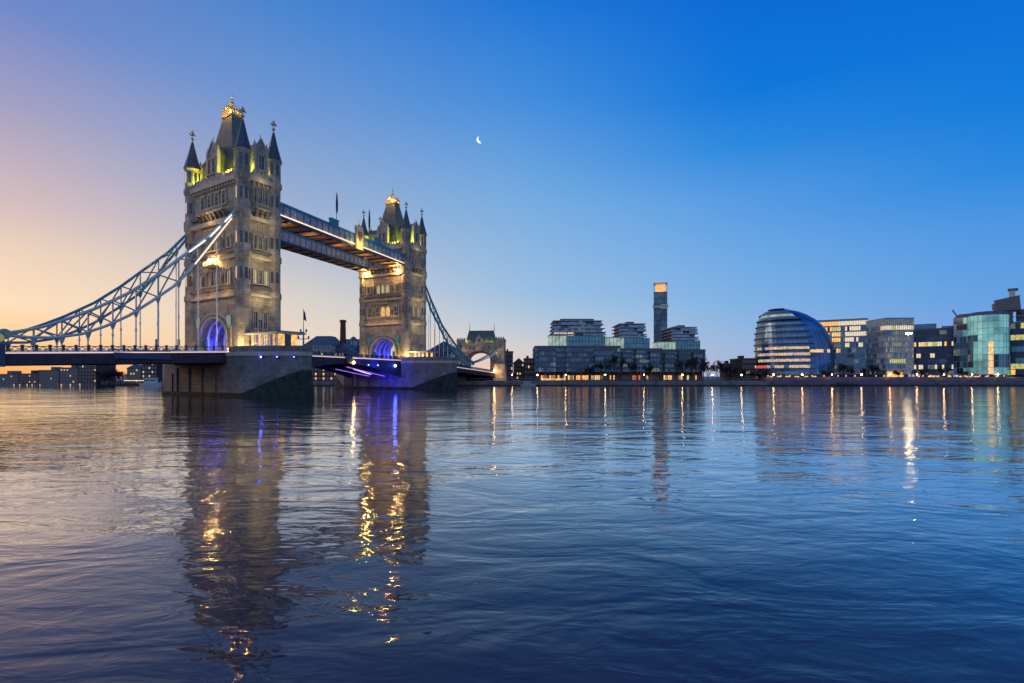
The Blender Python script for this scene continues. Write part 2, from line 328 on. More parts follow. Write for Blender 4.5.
# ------------------------------------------------------------------ bridge tower
def bridge_tower(C, b, a, r, label, near):
    u, v = rot(r); O = C-u*b/2+v*a/2
    T = thing('bridge_tower', label, 'tower', (O.x, O.y, DECK), -r, 'stone gothic towers of the bridge')
    hb, ha = b/2, a/2; wy, wx = ha+.55, hb+.55; z = lambda H: H+CH-DECK     # H above the eye -> local z
    zc, ze = z(45.2), z(51.3)
    aw, at = 5.6, 8.3                                        # arch half width and height
    arc = [(-aw, 0), (-aw, at*.42)]+[(-aw*math.cos(math.pi*i/16), at*.42+(at*.58)*math.sin(math.pi*i/16)) for i in range(1, 16)]+[(aw, at*.42), (aw, 0)]
    poly = [(-wx, 0)]+arc+[(wx, 0), (wx, zc), (-wx, zc)]
    body = MB(); body.ext_y(poly, -wy, wy, 'stone'); wall = body.obj('wall', T)
    # archivolts
    for k, (g, pr, mt) in enumerate(((.0, .5, 'trim'), (.75, .38, 'darkstone'), (1.5, .26, 'trim'))):
        for sy in (-1, 1):
            q = MB(); pts = [(x*(aw+g+.3)/aw, zz if i in (0, len(arc)-1) else zz+(g+.3)*.55) for i, (x, zz) in enumerate(arc)]
            for (x0, z0), (x1, z1) in zip(pts, pts[1:]): q.bar((x0, sy*(wy+pr/2-.05), z0), (x1, sy*(wy+pr/2-.05), z1), pr, .55, mt)
            q.obj('arch_moulding', T)
    # ribs of the passage
    for j in range(4):
        q = MB(); yy = -wy*.7+j*wy*1.4/3
        pts = [(x*.93, zz*.96) for x, zz in arc]
        for (x0, z0), (x1, z1) in zip(pts, pts[1:]): q.bar((x0, yy, z0), (x1, yy, z1), .35, .5, 'white')
        q.obj('arch_rib', T)
    # gate leaves at each side of the passage
    for sx in (-1, 1): MB().box(sx*aw*.86-.9, sx*aw*.86+.9, -wy+.4, -wy+.6, 0, 3.4, 'blue').obj('gate', T)
    # string courses round the shaft
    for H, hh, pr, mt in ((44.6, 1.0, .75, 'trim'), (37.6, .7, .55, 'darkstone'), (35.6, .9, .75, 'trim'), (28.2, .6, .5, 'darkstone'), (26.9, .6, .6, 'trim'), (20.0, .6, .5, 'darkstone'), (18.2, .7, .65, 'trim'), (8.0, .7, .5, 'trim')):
        q = MB(); z0 = z(H); g = pr
        if H > 16:
            q.box(-wx-g, wx+g, -wy-g, -wy+.02, z0, z0+hh, mt); q.box(-wx-g, wx+g, wy-.02, wy+g, z0, z0+hh, mt)
        q.box(-wx-g, -wx+.02, -wy+.02, wy-.02, z0, z0+hh, mt)
        if H < 16: q.obj('string_course', T); q = MB()
        q.box(wx-.02, wx+g, -wy+.02, wy-.02, z0, z0+hh, mt)
        q.obj('string_course', T)
    # corbel table and battlements
    for fx, fy, ln, rz in ((0, -wy, b-3, 0), (0, wy, b-3, math.pi), (wx, 0, a-3, math.pi/2), (-wx, 0, a-3, -math.pi/2)):
        q = MB(); n = max(3, int(ln/1.15))
        q.box(-ln/2, ln/2, -.55, -.15, zc+.35, zc+1.5, 'stone')
        for i in range(n): x = -ln/2+(i+.5)*ln/n; q.box(x-.28, x+.28, -.57, -.13, zc+1.5, zc+2.1, 'trim'); q.box(x-.2, x+.2, -.5, .02, zc-1.35, zc-.55, 'trim')
        q.obj('battlement', T, (fx, fy, 0), rz)
    # corner turrets
    slit = 'slit'
    for sx in (-1, 1):
        for sy in (-1, 1):
            q = MB(); c = (sx*hb, sy*ha, 0)
            prof = [(1.8, 0), (1.8, 1.2), (1.6, 1.6), (1.6, z(18.2)), (1.8, z(18.4)), (1.8, z(19.4)), (1.55, z(20)), (1.55, z(26.8)), (1.8, z(27.1)), (1.8, z(28.2)), (1.55, z(28.8)),
                    (1.55, z(35.4)), (1.85, z(35.9)), (1.85, z(37.8)), (1.55, z(38.3)), (1.55, zc-.9), (1.9, zc-.2), (1.9, zc+.7), (1.62, zc+1.0), (1.62, ze-.7), (1.9, ze-.2), (1.9, ze)]
            q.lathe(prof, c, 'stone'); tr = q.obj('turret', T)
            # slit lights and blind panels on the turret
            for H in (22.0, 30.0, 40.0, 47.6):
                for i in range(8):
                    an = math.pi/4*i; rr = 1.44 if H < 46 else 1.50
                    if slit not in WIN: g_ = MB(); g_.box(-.06, .06, -.27, .27, 0, 2.6, 'pane'); WIN[slit] = g_.mesh('slit_window')
                    inst(WIN[slit], 'slit_window', tr, (c[0]+rr*math.cos(an), c[1]+rr*math.sin(an), z(H)), an)
            q = MB(); q.lathe([(2.0, ze-.02), (1.85, ze+.25), (1.0, ze+3.4), (.28, ze+6.6), (.16, ze+6.9)], c, 'cone'); q.obj('spire', tr)
            q = MB(); q.tube((c[0], c[1], ze+6.7), (c[0], c[1], ze+10.0), .1, 'trim', .05)
            q.ball((c[0], c[1], ze+7.6), .38, 'trim'); q.box(c[0]-.75, c[0]+.75, c[1]-.1, c[1]+.1, ze+8.55, ze+8.85, 'trim'); q.box(c[0]-.1, c[0]+.1, c[1]-.75, c[1]+.75, ze+8.56, ze+8.86, 'trim')
            q.ball((c[0], c[1], ze+9.3), .3, 'trim'); q.obj('finial', tr)
    # roof: steep hipped pavilion with a platform and gilded crest
    zr = z(62.6); q = MB(); q.frus((0, 0), hb-4.6, ha-.6, zc+.5, hb*.30, ha*.52, z(52), 'slate'); 
    q = MB(); pr = [(hb-3.9, ha-.5, zc+.2), (hb-5.3, ha-.8, z(50.5)), (2.5, 1.55, z(60.6)), (1.95, 1.3, zr)]
    vs = []; 
    for hx, hy, zz in pr: vs += [(-hx, -hy, zz), (hx, -hy, zz), (hx, hy, zz), (-hx, hy, zz)]
    q.add(vs, [(k*4+i, k*4+(i+1) % 4, k*4+4+(i+1) % 4, k*4+4+i) for k in range(3) for i in range(4)]+[(12, 13, 14, 15)], 'slate')
    rf = q.obj('roof', T)
    q = MB(); q.box(-2.15, 2.15, -1.5, 1.5, zr, zr+.45, 'darkstone'); q.obj('platform', rf)
    q = MB(); zt = zr+.45
    for x, y in [(-1.9+i*.76, sy*1.25) for i in range(6) for sy in (-1, 1)]+[(sx*1.9, j*.62) for j in (-1, 0, 1) for sx in (-1, 1)]:
        hgt = 2.1+1.1*(1-abs(x)/1.9); q.tube((x, y, zt), (x, y, zt+hgt), .2, 'gold', .05, 5); q.ball((x, y, zt+hgt*.55), .3, 'gold', 6)
    for sy in (-1, 1): q.box(-1.95, 1.95, sy*1.25-.06, sy*1.25+.06, zt+.25, zt+.5, 'gold'); q.box(-1.95, 1.95, sy*1.25-.06, sy*1.25+.06, zt+.95, zt+1.15, 'gold')
    for sx in (-1, 1): q.box(sx*1.95-.06, sx*1.95+.06, -1.18, 1.18, zt+.25, zt+.5, 'gold'); q.box(sx*1.95-.06, sx*1.95+.06, -1.18, 1.18, zt+.95, zt+1.15, 'gold')
    q.tube((0, 0, zt), (0, 0, zt+6.2), .16, 'gold', .04); q.ball((0, 0, zt+3.3), .5, 'gold'); q.box(-.5, .5, -.06, .06, zt+4.5, zt+4.7, 'gold'); q.ball((0, 0, zt+4.9), .26, 'gold')
    for sx, sy in ((-1, 0), (1, 0), (0, 1), (0, -1)): q.tube((sx*1.9, sy*1.2, zt+2), (0, 0, zt+3.4), .1, 'gold', n=5)
    q.obj('crest', rf)
    light('crest_lamp', (0, 0, zt+.6), 420 if near else 520, (1, .5, .12), .5, T); light('crest_lamp', (0, -2.8, zt+1.2), 900, (1, .55, .15), .2, T)
    # gabled dormers on the four sides
    for kx, ky, rz, w, ap in ((0, -wy, 0, 4.3, 55.4), (0, wy, math.pi, 4.3, 55.4), (wx, 0, math.pi/2, 2.9, 54.9), (-wx, 0, -math.pi/2, 2.9, 54.9)):
        q = MB(); g0, g1, g2 = zc, z(52.6), z(ap); hw = w/2
        q.ext_y([(-hw, g0), (hw, g0), (hw, g1), (hw*.72, g1+.5), (0, g2), (-hw*.72, g1+.5), (-hw, g1)], -.35, .4, 'stone')
        for sx in (-1, 1):
            q.box(sx*hw-.28, sx*hw+.28, -.6, .1, g0, g1+.2, 'trim'); q.lathe([(.4, 0), (.4, .3), (.05, 1.5)], (sx*hw, -.25, g1+.2), 'trim', 4)
            q.bar((sx*hw*.9, -.4, g1+.3), (0, -.4, g2+.1), .35, .25, 'trim')
        q.tube((0, -.2, g2), (0, -.2, g2+1.2), .16, 'trim', .04)
        g = q.obj('gable', T, (kx, ky, 0), rz)
        dy = (ha-1.0) if ky else (hb-2.6)
        q = MB(); q.ext_y([(-hw*.85, g0), (hw*.85, g0), (hw*.85, g1), (0, g2-.5), (-hw*.85, g1)], .4, dy, 'slate'); q.obj('gable_roof', g)
        for i in range(2 if w > 4 else 1):
            x = (i-.5)*1.9 if w > 4 else 0
            fm, pm = gwin(1.25, 3.0, 'pane', 2)
            wo = inst(fm, 'window', T, (kx+(x if ky else 0)*(1 if ky < 0 else -1), ky*1.0+(0 if ky else x), g0+2.5), rz)
            off = Vector((0, -.35)); off.rotate(Matrix.Rotation(rz, 2)) if False else None
            c_, s_ = math.cos(rz), math.sin(rz); wo.location.x += .36*s_; wo.location.y -= .36*c_
            inst(pm, 'pane', wo, (0, 0, 0))
    # ordinary windows
    def put(face, s, H, w, h, lit='pane', cols=2, pointed=True):
        fm, pm = gwin(w, h, lit, cols, pointed)
        x, y, rz = {'N': (s, -wy, 0), 'S': (-s, wy, math.pi), 'W': (wx, s, math.pi/2), 'E': (-wx, -s, -math.pi/2)}[face]
        wo = inst(fm, 'window', T, (x, y, z(H)), rz); inst(pm, 'pane', wo, (0, 0, 0))
    for f in 'NS':
        lit = 'panelit' if not near and f == 'N' else 'pane'
        for s in (-4.6, -1.6, 1.6, 4.6): put(f, s, 39.9, 1.4, 2.6)
        for s in (-6.6, 6.6): put(f, s, 29.7, 1.3, 2.1)
        for s in (-2.1, 0, 2.1): put(f, s, 29.6, 1.2, 2.4, 'panepale' if not near else 'pane')
        for s in (-6.2, 6.2): put(f, s, 21.3, 1.9, 2.7, 'pane')
        for s in (-2.3, 0, 2.3): put(f, s, 21.3, 1.7, 2.9, lit if s > -1 else 'pane')
    for f in 'WE':
        zz = 'panepale' if near else 'panepale'
        for s in (-1.35, 0, 1.35): put(f, s, 40.0, .7, 3.2); put(f, s, 29.3, .75, 2.9, 'pane'); put(f, s, 21.3, .75, 3.0, zz if s else 'pane')
        for s in (-1.2, 1.2): put(f, s, 11.0, .8, 3.6, 'pane')
        put(f, 0, 9.2, .8, 3.6, 'pane')
    # balconies and oriels
    for f, ln in (('N', 11.5), ('S', 11.5), ('W', 3.4), ('E', 3.4)):
        x, y, rz = {'N': (0, -wy, 0), 'S': (0, wy, math.pi), 'W': (wx, 0, math.pi/2), 'E': (-wx, 0, -math.pi/2)}[f]
        q = MB(); zb = z(38.3)
        q.box(-ln/2, ln/2, -1.35, .05, zb, zb+.28, 'trim'); q.box(-ln/2, ln/2, -1.35, -1.2, zb+1.0, zb+1.15, 'trim')
        n = int(ln/.55)
        for i in range(n+1): xx = -ln/2+.1+i*(ln-.2)/n; q.box(xx-.07, xx+.07, -1.33, -1.21, zb+.28, zb+1.0, 'trim')
        for i in range(max(2, int(ln/1.8))+1):
            k = max(2, int(ln/1.8)); xx = -ln/2+.4+i*(ln-.8)/k
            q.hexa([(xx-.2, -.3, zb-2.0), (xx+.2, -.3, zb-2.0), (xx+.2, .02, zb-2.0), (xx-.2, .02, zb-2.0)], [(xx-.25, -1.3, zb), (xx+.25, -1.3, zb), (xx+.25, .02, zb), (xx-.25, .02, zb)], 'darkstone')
        q.obj('balcony', T, (x, y, 0), rz)
        # carved panel band under the second course
        q = MB(); zb = z(33.4); ln2 = ln*.8
        for j in range(3):
            for i in range(int(ln2/.62)): xx = -ln2/2+.3+i*.62; q.box(xx-.22, xx+.22, -.18, .02, zb+j*.6, zb+j*.6+.38, 'trim')
        q.obj('carved_panel', T, (x, y, 0), rz)
    # gilded lamp balcony over the roadway arch, statues' canopies beside the windows
    for sy in (-1, 1):
        q = MB(); zb = z(25.6); q.box(-2.3, 2.3, sy*wy+(-1.5 if sy < 0 else 0), sy*wy+(0 if sy < 0 else 1.5), zb, zb+.3, 'trim')
        for i in range(10): xx = -2.2+i*.489; q.box(xx-.06, xx+.06, sy*(wy+1.35)-.06, sy*(wy+1.35)+.06, zb+.3, zb+1.3, 'trim')
        q.box(-2.3, 2.3, sy*(wy+1.35)-.1, sy*(wy+1.35)+.1, zb+1.3, zb+1.5, 'trim'); q.obj('lamp_balcony', T)
        for sx in (-1, 1):
            for H in (21.4, 29.8): 
                q = MB()
                xx = sx*4.25; q.box(xx-.35, xx+.35, sy*wy-.35, sy*wy+.35, z(H)-.3, z(H), 'trim'); q.lathe([(.28, 0), (.34, .9), (.2, 1.5), (.2, 1.9)], (xx, sy*(wy+.2), z(H)), 'darkstone', 6); q.lathe([(.45, 0), (.4, .5), (.05, 1.7)], (xx, sy*(wy+.15), z(H)+2.3), 'trim', 4)
                q.obj('statue_niche', T)
        for sx in (-1, 1):
            xx = sx*6.6; q = MB(); q.ext_y([(xx-.9, z(12.2)), (xx, z(10.9)), (xx+.9, z(12.2)), (xx+.9, z(14)), (xx-.9, z(14))], sy*(wy+.16)-.14, sy*(wy+.16)+.14, 'teal'); q.obj('shield', T)
    # ---- lamps that floodlight the stone
    Y = (1, .80, .36); G = (1, .62, .28); YG = (.92, .95, .10)
    for H, p in ((7.6, 560), (17.5, 480), (26.5, 400), (35.2, 260)): light('flood_lamp', (wx+3.4, 0, z(H)+.3), p*(1 if near else .8), Y, .3, T)
    light('flood_lamp', (hb+3.4, -ha-2.9, .9), 2100, Y, .3, T)
    light('flood_lamp', (hb+2.6, 0, zc-.3), 60, Y, .3, T)
    for sx in (-1, 1):
        for sy in (-1, 1): light('roof_lamp', (sx*(hb-2.8), sy*(ha-.3), zc+1.5), 2900, YG, .25, T)
    light('roof_lamp', (wx-.8, -ha+1.75, zc+2.2), 650, YG, .2, T); light('roof_lamp', (wx-.8, ha-1.75, zc+2.2), 650, YG, .2, T)
    if near:
        light('balcony_lamp', (1.2, -wy-.9, z(26.9)), 260, (1, .62, .14), .25, T); light('balcony_lamp', (-1.4, -wy-.9, z(26.4)), 120, (1, .6, .14), .25, T)
        for s, H in ((1.2, 27.2), (-1.3, 26.9), (.1, 26.8), (2.0, 27.0), (-.6, 27.4)): q = MB(); q.ball((s, -wy-.9, z(H)), .26 if s == 1.2 else .14, 'lampgold'); q.obj('lamp', T)  # smaller balls are extra lamps added for gold streaks on the water
        for s in (-8, 8): light('flood_lamp', (s, -wy-2.4, 1), 160, G, .3, T)  # warm fills added here and below to keep the north face brown
        [light('flood_lamp', (s, -wy-2.2, z(19.6)), 140, G, .3, T) for s in (-6, 0, 6)]; light('flood_lamp', (0, -wy-2.0, z(37.0)), 160, (1, .7, .3), .3, T)
    else:
        for s in (-7.0, 7.6):
            light('walkway_lamp', (s, -wy-1.8, z(36.4)), 700, (1, .66, .20), .3, T); q = MB(); q.ball((s, -wy-1.6, z(36.9)), .28, 'lampgold'); q.obj('lamp', T)
        for s in (-8.5, 8.5): light('flood_lamp', (s, -wy-1.8, .8), 520, (1, .66, .22), .3, T)
        for s in (-5, 0, 5): light('flood_lamp', (s, -wy-2.6, z(20)), 170, G, .3, T)
    for yy in (-wy*.6, wy*.6): light('arch_lamp', (-aw*.75, yy, 2.0), 700, (.02, .03, 1), .3, T); light('arch_lamp', (aw*.75, yy, 1.6), 330, (.02, .03, 1), .3, T)
    light('arch_lamp', (0, 0, 5.2), 45, (.6, .6, 1), .3, T); light('arch_lamp', (1, wy*.8, 1.2), 60, (1, .75, .3), .3, T)  # added warm light stands in for bright sky between the ribs
    return T, O, u, v
T1, O1, u1, v1 = bridge_tower(C1, B1, A1, R1, 'large stone bridge tower on the broad pier, floodlit, nearer of the two', True)
T2, O2, u2, v2 = bridge_tower(C2, B2, A2, R2, 'smaller-looking farther bridge tower with gold-lit face under the walkway ends', False)

# ------------------------------------------------------------------ river piers
def pier(O, a, b, r, label):
    P = thing('river_pier', label, 'bridge pier', (O.x, O.y, 0), -r, 'granite piers under the bridge towers')
    sh, no, hw = b/2+6.2, b/2+17.5, a/2+3.6
    out = lambda g, gn=0: [(-sh, -hw-g), (sh, -hw-g), (sh+6.5, -(hw+g)*.66), (no+g+gn, -1.2), (no+g+gn, 1.2), (sh+6.5, (hw+g)*.66), (sh, hw+g), (-sh, hw+g), (-sh-6.5, (hw+g)*.66), (-no-g-gn, 1.2), (-no-g-gn, -1.2), (-sh-6.5, -(hw+g)*.66)]
    MB().prism(out(0), 0.6, DECK-.15, 'granite').obj('shaft', P)
    MB().prism(out(.22), -3, .8, 'wet').obj('footing', P)
    q = MB(); q.prism(out(.28), DECK-1.0, DECK-.15+.012, 'trim'); q.obj('cornice', P)
    o1, o0 = out(.15), out(-.35); n = len(o1)
    for i in range(n):
        j = (i+1) % n; q = MB()
        if abs(o1[i][1]+hw+.15) < .1 and abs(o1[j][1]+hw+.15) < .1 or abs(o1[i][1]-hw-.15) < .1 and abs(o1[j][1]-hw-.15) < .1:
            s = 1 if o1[i][1] < 0 else -1; y0, y1 = o1[i][1], o0[i][1]
            for xa, xb in ((-sh, -b/2-1.0), (b/2+1.0, sh)): q.box(xa, xb, min(y0, y1), max(y0, y1), DECK-.13, PTOP, 'granite'); q.obj('parapet', P); q = MB()
        else: q.hexa([(*o1[i], DECK-.13), (*o1[j], DECK-.13), (*o0[j], DECK-.13), (*o0[i], DECK-.13)], [(*o1[i], PTOP), (*o1[j], PTOP), (*o0[j], PTOP), (*o0[i], PTOP)], 'granite'); q.obj('parapet', P)
    MB().prism(out(-.5), DECK-.14, DECK, 'paving').obj('pier_top', P)
    # dark cutwater skirts rising up both noses
    ob, ot, oi = out(.9, .5), out(.14), out(-.6); zz = {0: .9, 1: 3.6, 2: 5.6, 3: 5.6, 4: 3.6, 5: .9, 6: .9, 7: 3.6, 8: 5.6, 9: 5.6, 10: 3.6, 11: .9}
    zz = {1: .9, 2: 3.7, 3: 5.8, 4: 5.8, 5: 3.7, 6: .9, 7: .9, 8: 3.7, 9: 5.8, 10: 5.8, 11: 3.7, 0: .9}
    for grp in ((1, 2, 3, 4, 5, 6), (7, 8, 9, 10, 11, 0)):
        q = MB()
        for i, j in zip(grp, grp[1:]):
            q.hexa([(*ob[i], -3), (*ob[j], -3), (*oi[j], -3), (*oi[i], -3)], [(*ot[i], zz[i]), (*ot[j], zz[j]), (*oi[j], zz[j]), (*oi[i], zz[i])], 'wet')
        q.obj('cutwater', P)
    # vertical timber fenders and blind recesses on the span-side flanks
    for sy in (-1, 1):
        for i in range(4): MB().box(-sh+6.5+i*5.6-.16, -sh+6.5+i*5.6+.16, sy*(hw+.16)-.12, sy*(hw+.16)+.12, .81, DECK-3.4, 'granite').obj('fender', P)
        MB().box(-sh+.2, -sh+4.2, sy*(hw+.1)-.12, sy*(hw+.1)+.12, .8, 5.2, 'girder').obj('recess_door', P)
    return P
P1 = pier(O1, A1, B1, R1, 'broad granite pier carrying the large nearer tower and the glazed cabin')
P2 = pier(O2, A2, B2, R2, 'granite pier carrying the farther tower, blue light on its bascule side')
# three blue marker lamps on the near pier's flank
flank = [(0, -3.95), (6.2, -3.95), (12.7, -1.45), (17.6, 2.2)]
def on_flank(px):
    best = None
    for (sa, ta), (sb, tb) in zip(flank, flank[1:]):
        for i in range(101):
            f = i/100; p = C1+u1*(sa+(sb-sa)*f)+v1*(ta+(tb-ta)*f); e = abs(CX+F*p.x/p.y-px)
            if best is None or e < best[0]: best = (e, p)
    return best[1]
for k, cpx in enumerate((262, 278, 295)):
    p = on_flank(cpx)
    lb = ('blue marker lamp on the near pier flank, closest to the tower', 'middle blue marker lamp on the near pier flank', 'blue marker lamp on the near pier flank, closest to its nose')[k]
    T = thing('marker_lamp', lb, 'lamp', (p.x, p.y, 8.6), -R1, 'blue marker lamps on the pier')
    q = MB(); q.box(-.28, .28, -.2, .1, -.28, .28, 'iron'); q.obj('housing', T); q = MB(); q.ball((0, -.28, 0), .14 if k == 0 else .07, 'lampblue'); q.obj('lens', T)
    light('marker_light', (0, -.8, 0), 14 if k == 0 else 8, (.08, .06, 1), .1, T)

# ------------------------------------------------------------------ decks
def lattice(q, x0, x1, y, z0, z1, s0, s1, m):   # one X panel of a parapet; s0/s1 = z shift at the ends
    q.bar((x0, y, z0+s0), (x1, y, z1+s1), .12, .13, m); q.bar((x0, y, z1+s0), (x1, y, z0+s1), .12, .13, m)
def span(name, label, A, Bp, width, side, z0, z1, depth, bay, ra, rb, colr, stripmat, soff=None, group='road spans of the bridge'):
    """deck from plan point A to Bp; side=+1: the other edge lies to the left of the direction. depth(t)->girder depth"""
    dv = (Bp-A); Ln = dv.length; rz = math.atan2(dv.y, dv.x)
    S = thing(name, label, 'bridge deck', (A.x, A.y, 0), rz, group)
    zt = lambda s: z0+(z1-z0)*s/Ln
    ys = (0, side*width)
    q = MB(); q.hexa([(0, ys[0], zt(0)-.5), (Ln, ys[0], zt(Ln)-.5), (Ln, ys[1], zt(Ln)-.5), (0, ys[1], zt(0)-.5)][::side], [(0, ys[0], zt(0)), (Ln, ys[0], zt(Ln)), (Ln, ys[1], zt(Ln)), (0, ys[1], zt(0))][::side], 'asphalt'); q.obj('roadway', S)
    n = max(4, int(Ln/2.5))
    for y in ys:
        o = -side*.12 if y == 0 else side*.12
        q = MB(); top = [(Ln*i/n, zt(Ln*i/n)-.02) for i in range(n+1)]; bot = [(x, zz-depth(x/Ln)) for x, zz in top]
        q.ext_y(top+bot[::-1], y+o-.18, y+o+.18, 'girder')
        q.bar((0, y+o, bot[0][1]), (0.01, y+o, bot[0][1]), .1, .1, 'girder')
        for (xa, za), (xb, zb) in zip(bot, bot[1:]): q.bar((xa, y+o, za), (xb, y+o, zb), .7, .14, 'girder')
        for x, zz in top[::2]: q.box(x-.08, x+.08, y+o-.28, y+o+.28, zz-depth(x/Ln), zz-.1, 'girder')
        q.obj('girder', S)
        st = MB(); st.bar((0, y+o*3.2, zt(0)-.02), (Ln, y+o*3.2, zt(Ln)-.02), .12, .16, stripmat); st.obj('light_strip', S)
        q = MB(); q.bar((0, y+o, zt(0)+.16), (Ln, y+o, zt(Ln)+.16), .5, .28, 'white'); q.obj('kerb_plinth', S)
        q = MB(); q.bar((0, y+o, zt(0)+1.12), (Ln, y+o, zt(Ln)+1.12), .26, .14, colr)
        npn = int(Ln/bay)
        for i in range(npn):
            a_, b_ = Ln*i/npn, Ln*(i+1)/npn
            for h in range(2):
                c0, c1 = a_+(b_-a_)*h/2, a_+(b_-a_)*(h+1)/2; lattice(q, c0, c1, y+o, .32, 1.05, zt(c0), zt(c1), 'white' if colr == 'redpaint' else colr)
        q.obj('railing', S)
        me = None
        for i in range(npn+1):
            x = Ln*i/npn
            if me is None: p_ = MB(); p_.box(-.2, .2, -.17, .17, .02, 1.3, colr); p_.box(-.26, .26, -.22, .22, 1.3, 1.42, colr); me = p_.mesh('railing_post')
            inst(me, 'railing_post', S, (x, y+o, zt(x)))
    # cross girders
    k = int(Ln/5)
    q = MB()
    for i in range(k+1): x = Ln*i/k; dd = depth(x/Ln)*.75; q.box(x-.15, x+.15, min(ys)+.1, max(ys)-.1, zt(x)-dd, zt(x)-.45, 'girder')
    q.obj('cross_girders', S)
    return S, zt, Ln, rz
PIN = Vector((-85, 86.7)); dN = (PIN-C1).normalized()
A0 = C1-v1*1.2+dN*1.5; ENDN = C1+dN*62
LN = (ENDN-A0).length
NS, ztN, LnN, rzN = span('side_span', 'long side span with white lattice parapet, crossing the left water to the near pier', A0, ENDN, 22.9, -1, DECK, DECK-2.45,
                         lambda t: 2.25-.6*t, 1.75, 0, 0, 'redpaint', 'strip')
q = MB(); q.box(12.0, 21.5, .05, .75, ztN(17)-1.3, ztN(17)-.15, 'darkblue'); q.box(12, 21.5, .1, .6, ztN(17)+.3, ztN(17)+.42, 'darkblue'); q.obj('maintenance_cradle', NS)
Dm = (C2-C1).normalized()
MS, ztM, LnM, rzM = span('bascule_span', 'low bascule road span between the two piers with blue and magenta underlights', C1+Dm*6, C2-Dm*1.5, 22.0, 1, DECK, DECK,
                         lambda t: 1.5+4.6*abs(2*t-1)**1.6, 2.6, 0, 0, 'darkblue', 'strip')
for k, (sa, sb, mt) in enumerate(((.56, .88, 'strippink'), (.62, .9, 'strippink'))):
    q = MB(); y = 3+k*7; q.bar((LnM*sa, y, ztM(0)-2.6-.6*k), (LnM*sb, y, ztM(0)-5.4), .35, .15, mt); q.obj('underlight', MS)
q = MB(); q.bar((LnM*.66, 5.0, ztM(0)-3.2), (LnM*.80, 5.0, ztM(0)-4.8), .7, .2, 'strip'); q.obj('underlight', MS)
for t_, p in ((.60, 240), (.74, 700), (.88, 900)):
    light('under_lamp', (LnM*(t_*.9+.04), -1.6, ztM(0)-1.9), p*(.9 if t_ < .8 else .3), (.02, .03, 1), .3, MS); light('under_lamp', (LnM*t_, 4.0, ztM(0)-5.6), p*2.2, (.02, .03, 1), .4, MS)
for t_ in (.66, .74, .90): q = MB(); q.ball((LnM*t_, -.5, ztM(0)-1.9), .42 if t_ == .9 else .11, 'lampblue'); q.obj('under_lamp_lens', MS)
q = MB(); q.box(LnM*.5-1.4, LnM*.5+1.4, -.9, -.1, DECK-1.4, DECK+1.2, 'darkblue'); q.box(LnM*.5-1.7, LnM*.5+1.7, -1.1, 0, DECK+1.2, DECK+1.4, 'blue'); q.obj('lock_box', MS)
q = MB(); q.ball((LnM*.5+1.9, -.9, DECK-1.4), .35, 'lampwarm'); q.obj('navigation_lamp', MS); light('navigation_light', (LnM*.5+1.9, -2, DECK-1.2), 90, (1, .5, .1), .2, MS)

DS = (Vector((-8.2, 273.5))-C2); LS = DS.length; dS = DS.normalized()
SS, ztS, LnS, rzS = span('side_span', 'short-looking far side span from the farther pier to the gatehouse, pink light strip', C2+dS*8, C2+DS*1.0, 21.0, 1, DECK, DECK-3.9,
                         lambda t: 2.0, 2.6, 0, 0, 'darkblue', 'strip')

# ------------------------------------------------------------------ suspension chains
def on_line(px, py, P, d):
    k = (px-CX)/F; s = (k*P.y-P.x)/(d.x-k*d.y); Z = P.y+s*d.y; return s, WZ(py, Z)
UP = [(234.5, 211), (209, 237), (181.5, 257), (158, 274.6), (129, 293), (96.6, 308), (73, 317), (44, 326.5), (22, 331), (4, 333.2)]
LO = [(234.5, 214.5), (211, 244), (194.7, 264.4), (175.6, 285), (152, 301), (129, 315.6), (105, 326.5), (82, 334), (55.6, 337.6), (29, 337.6), (4, 335)]
upN = sorted(on_line(x, y, C1, dN) for x, y in UP); loN = sorted(on_line(x, y, C1, dN) for x, y in LO)
SU = [(425.5, 286), (431, 300), (435.5, 310), (442, 325), (450, 337), (458.5, 348.6), (468.5, 359), (473, 362)]
SL = [(424.8, 290), (427.6, 300), (431, 310), (437.4, 322.4), (443.6, 336), (451, 348.6), (460, 358.5), (467, 364), (473, 364.5)]
upS = sorted(on_line(x, y, C2, dS) for x, y in SU); loS = sorted(on_line(x, y, C2, dS) for x, y in SL)
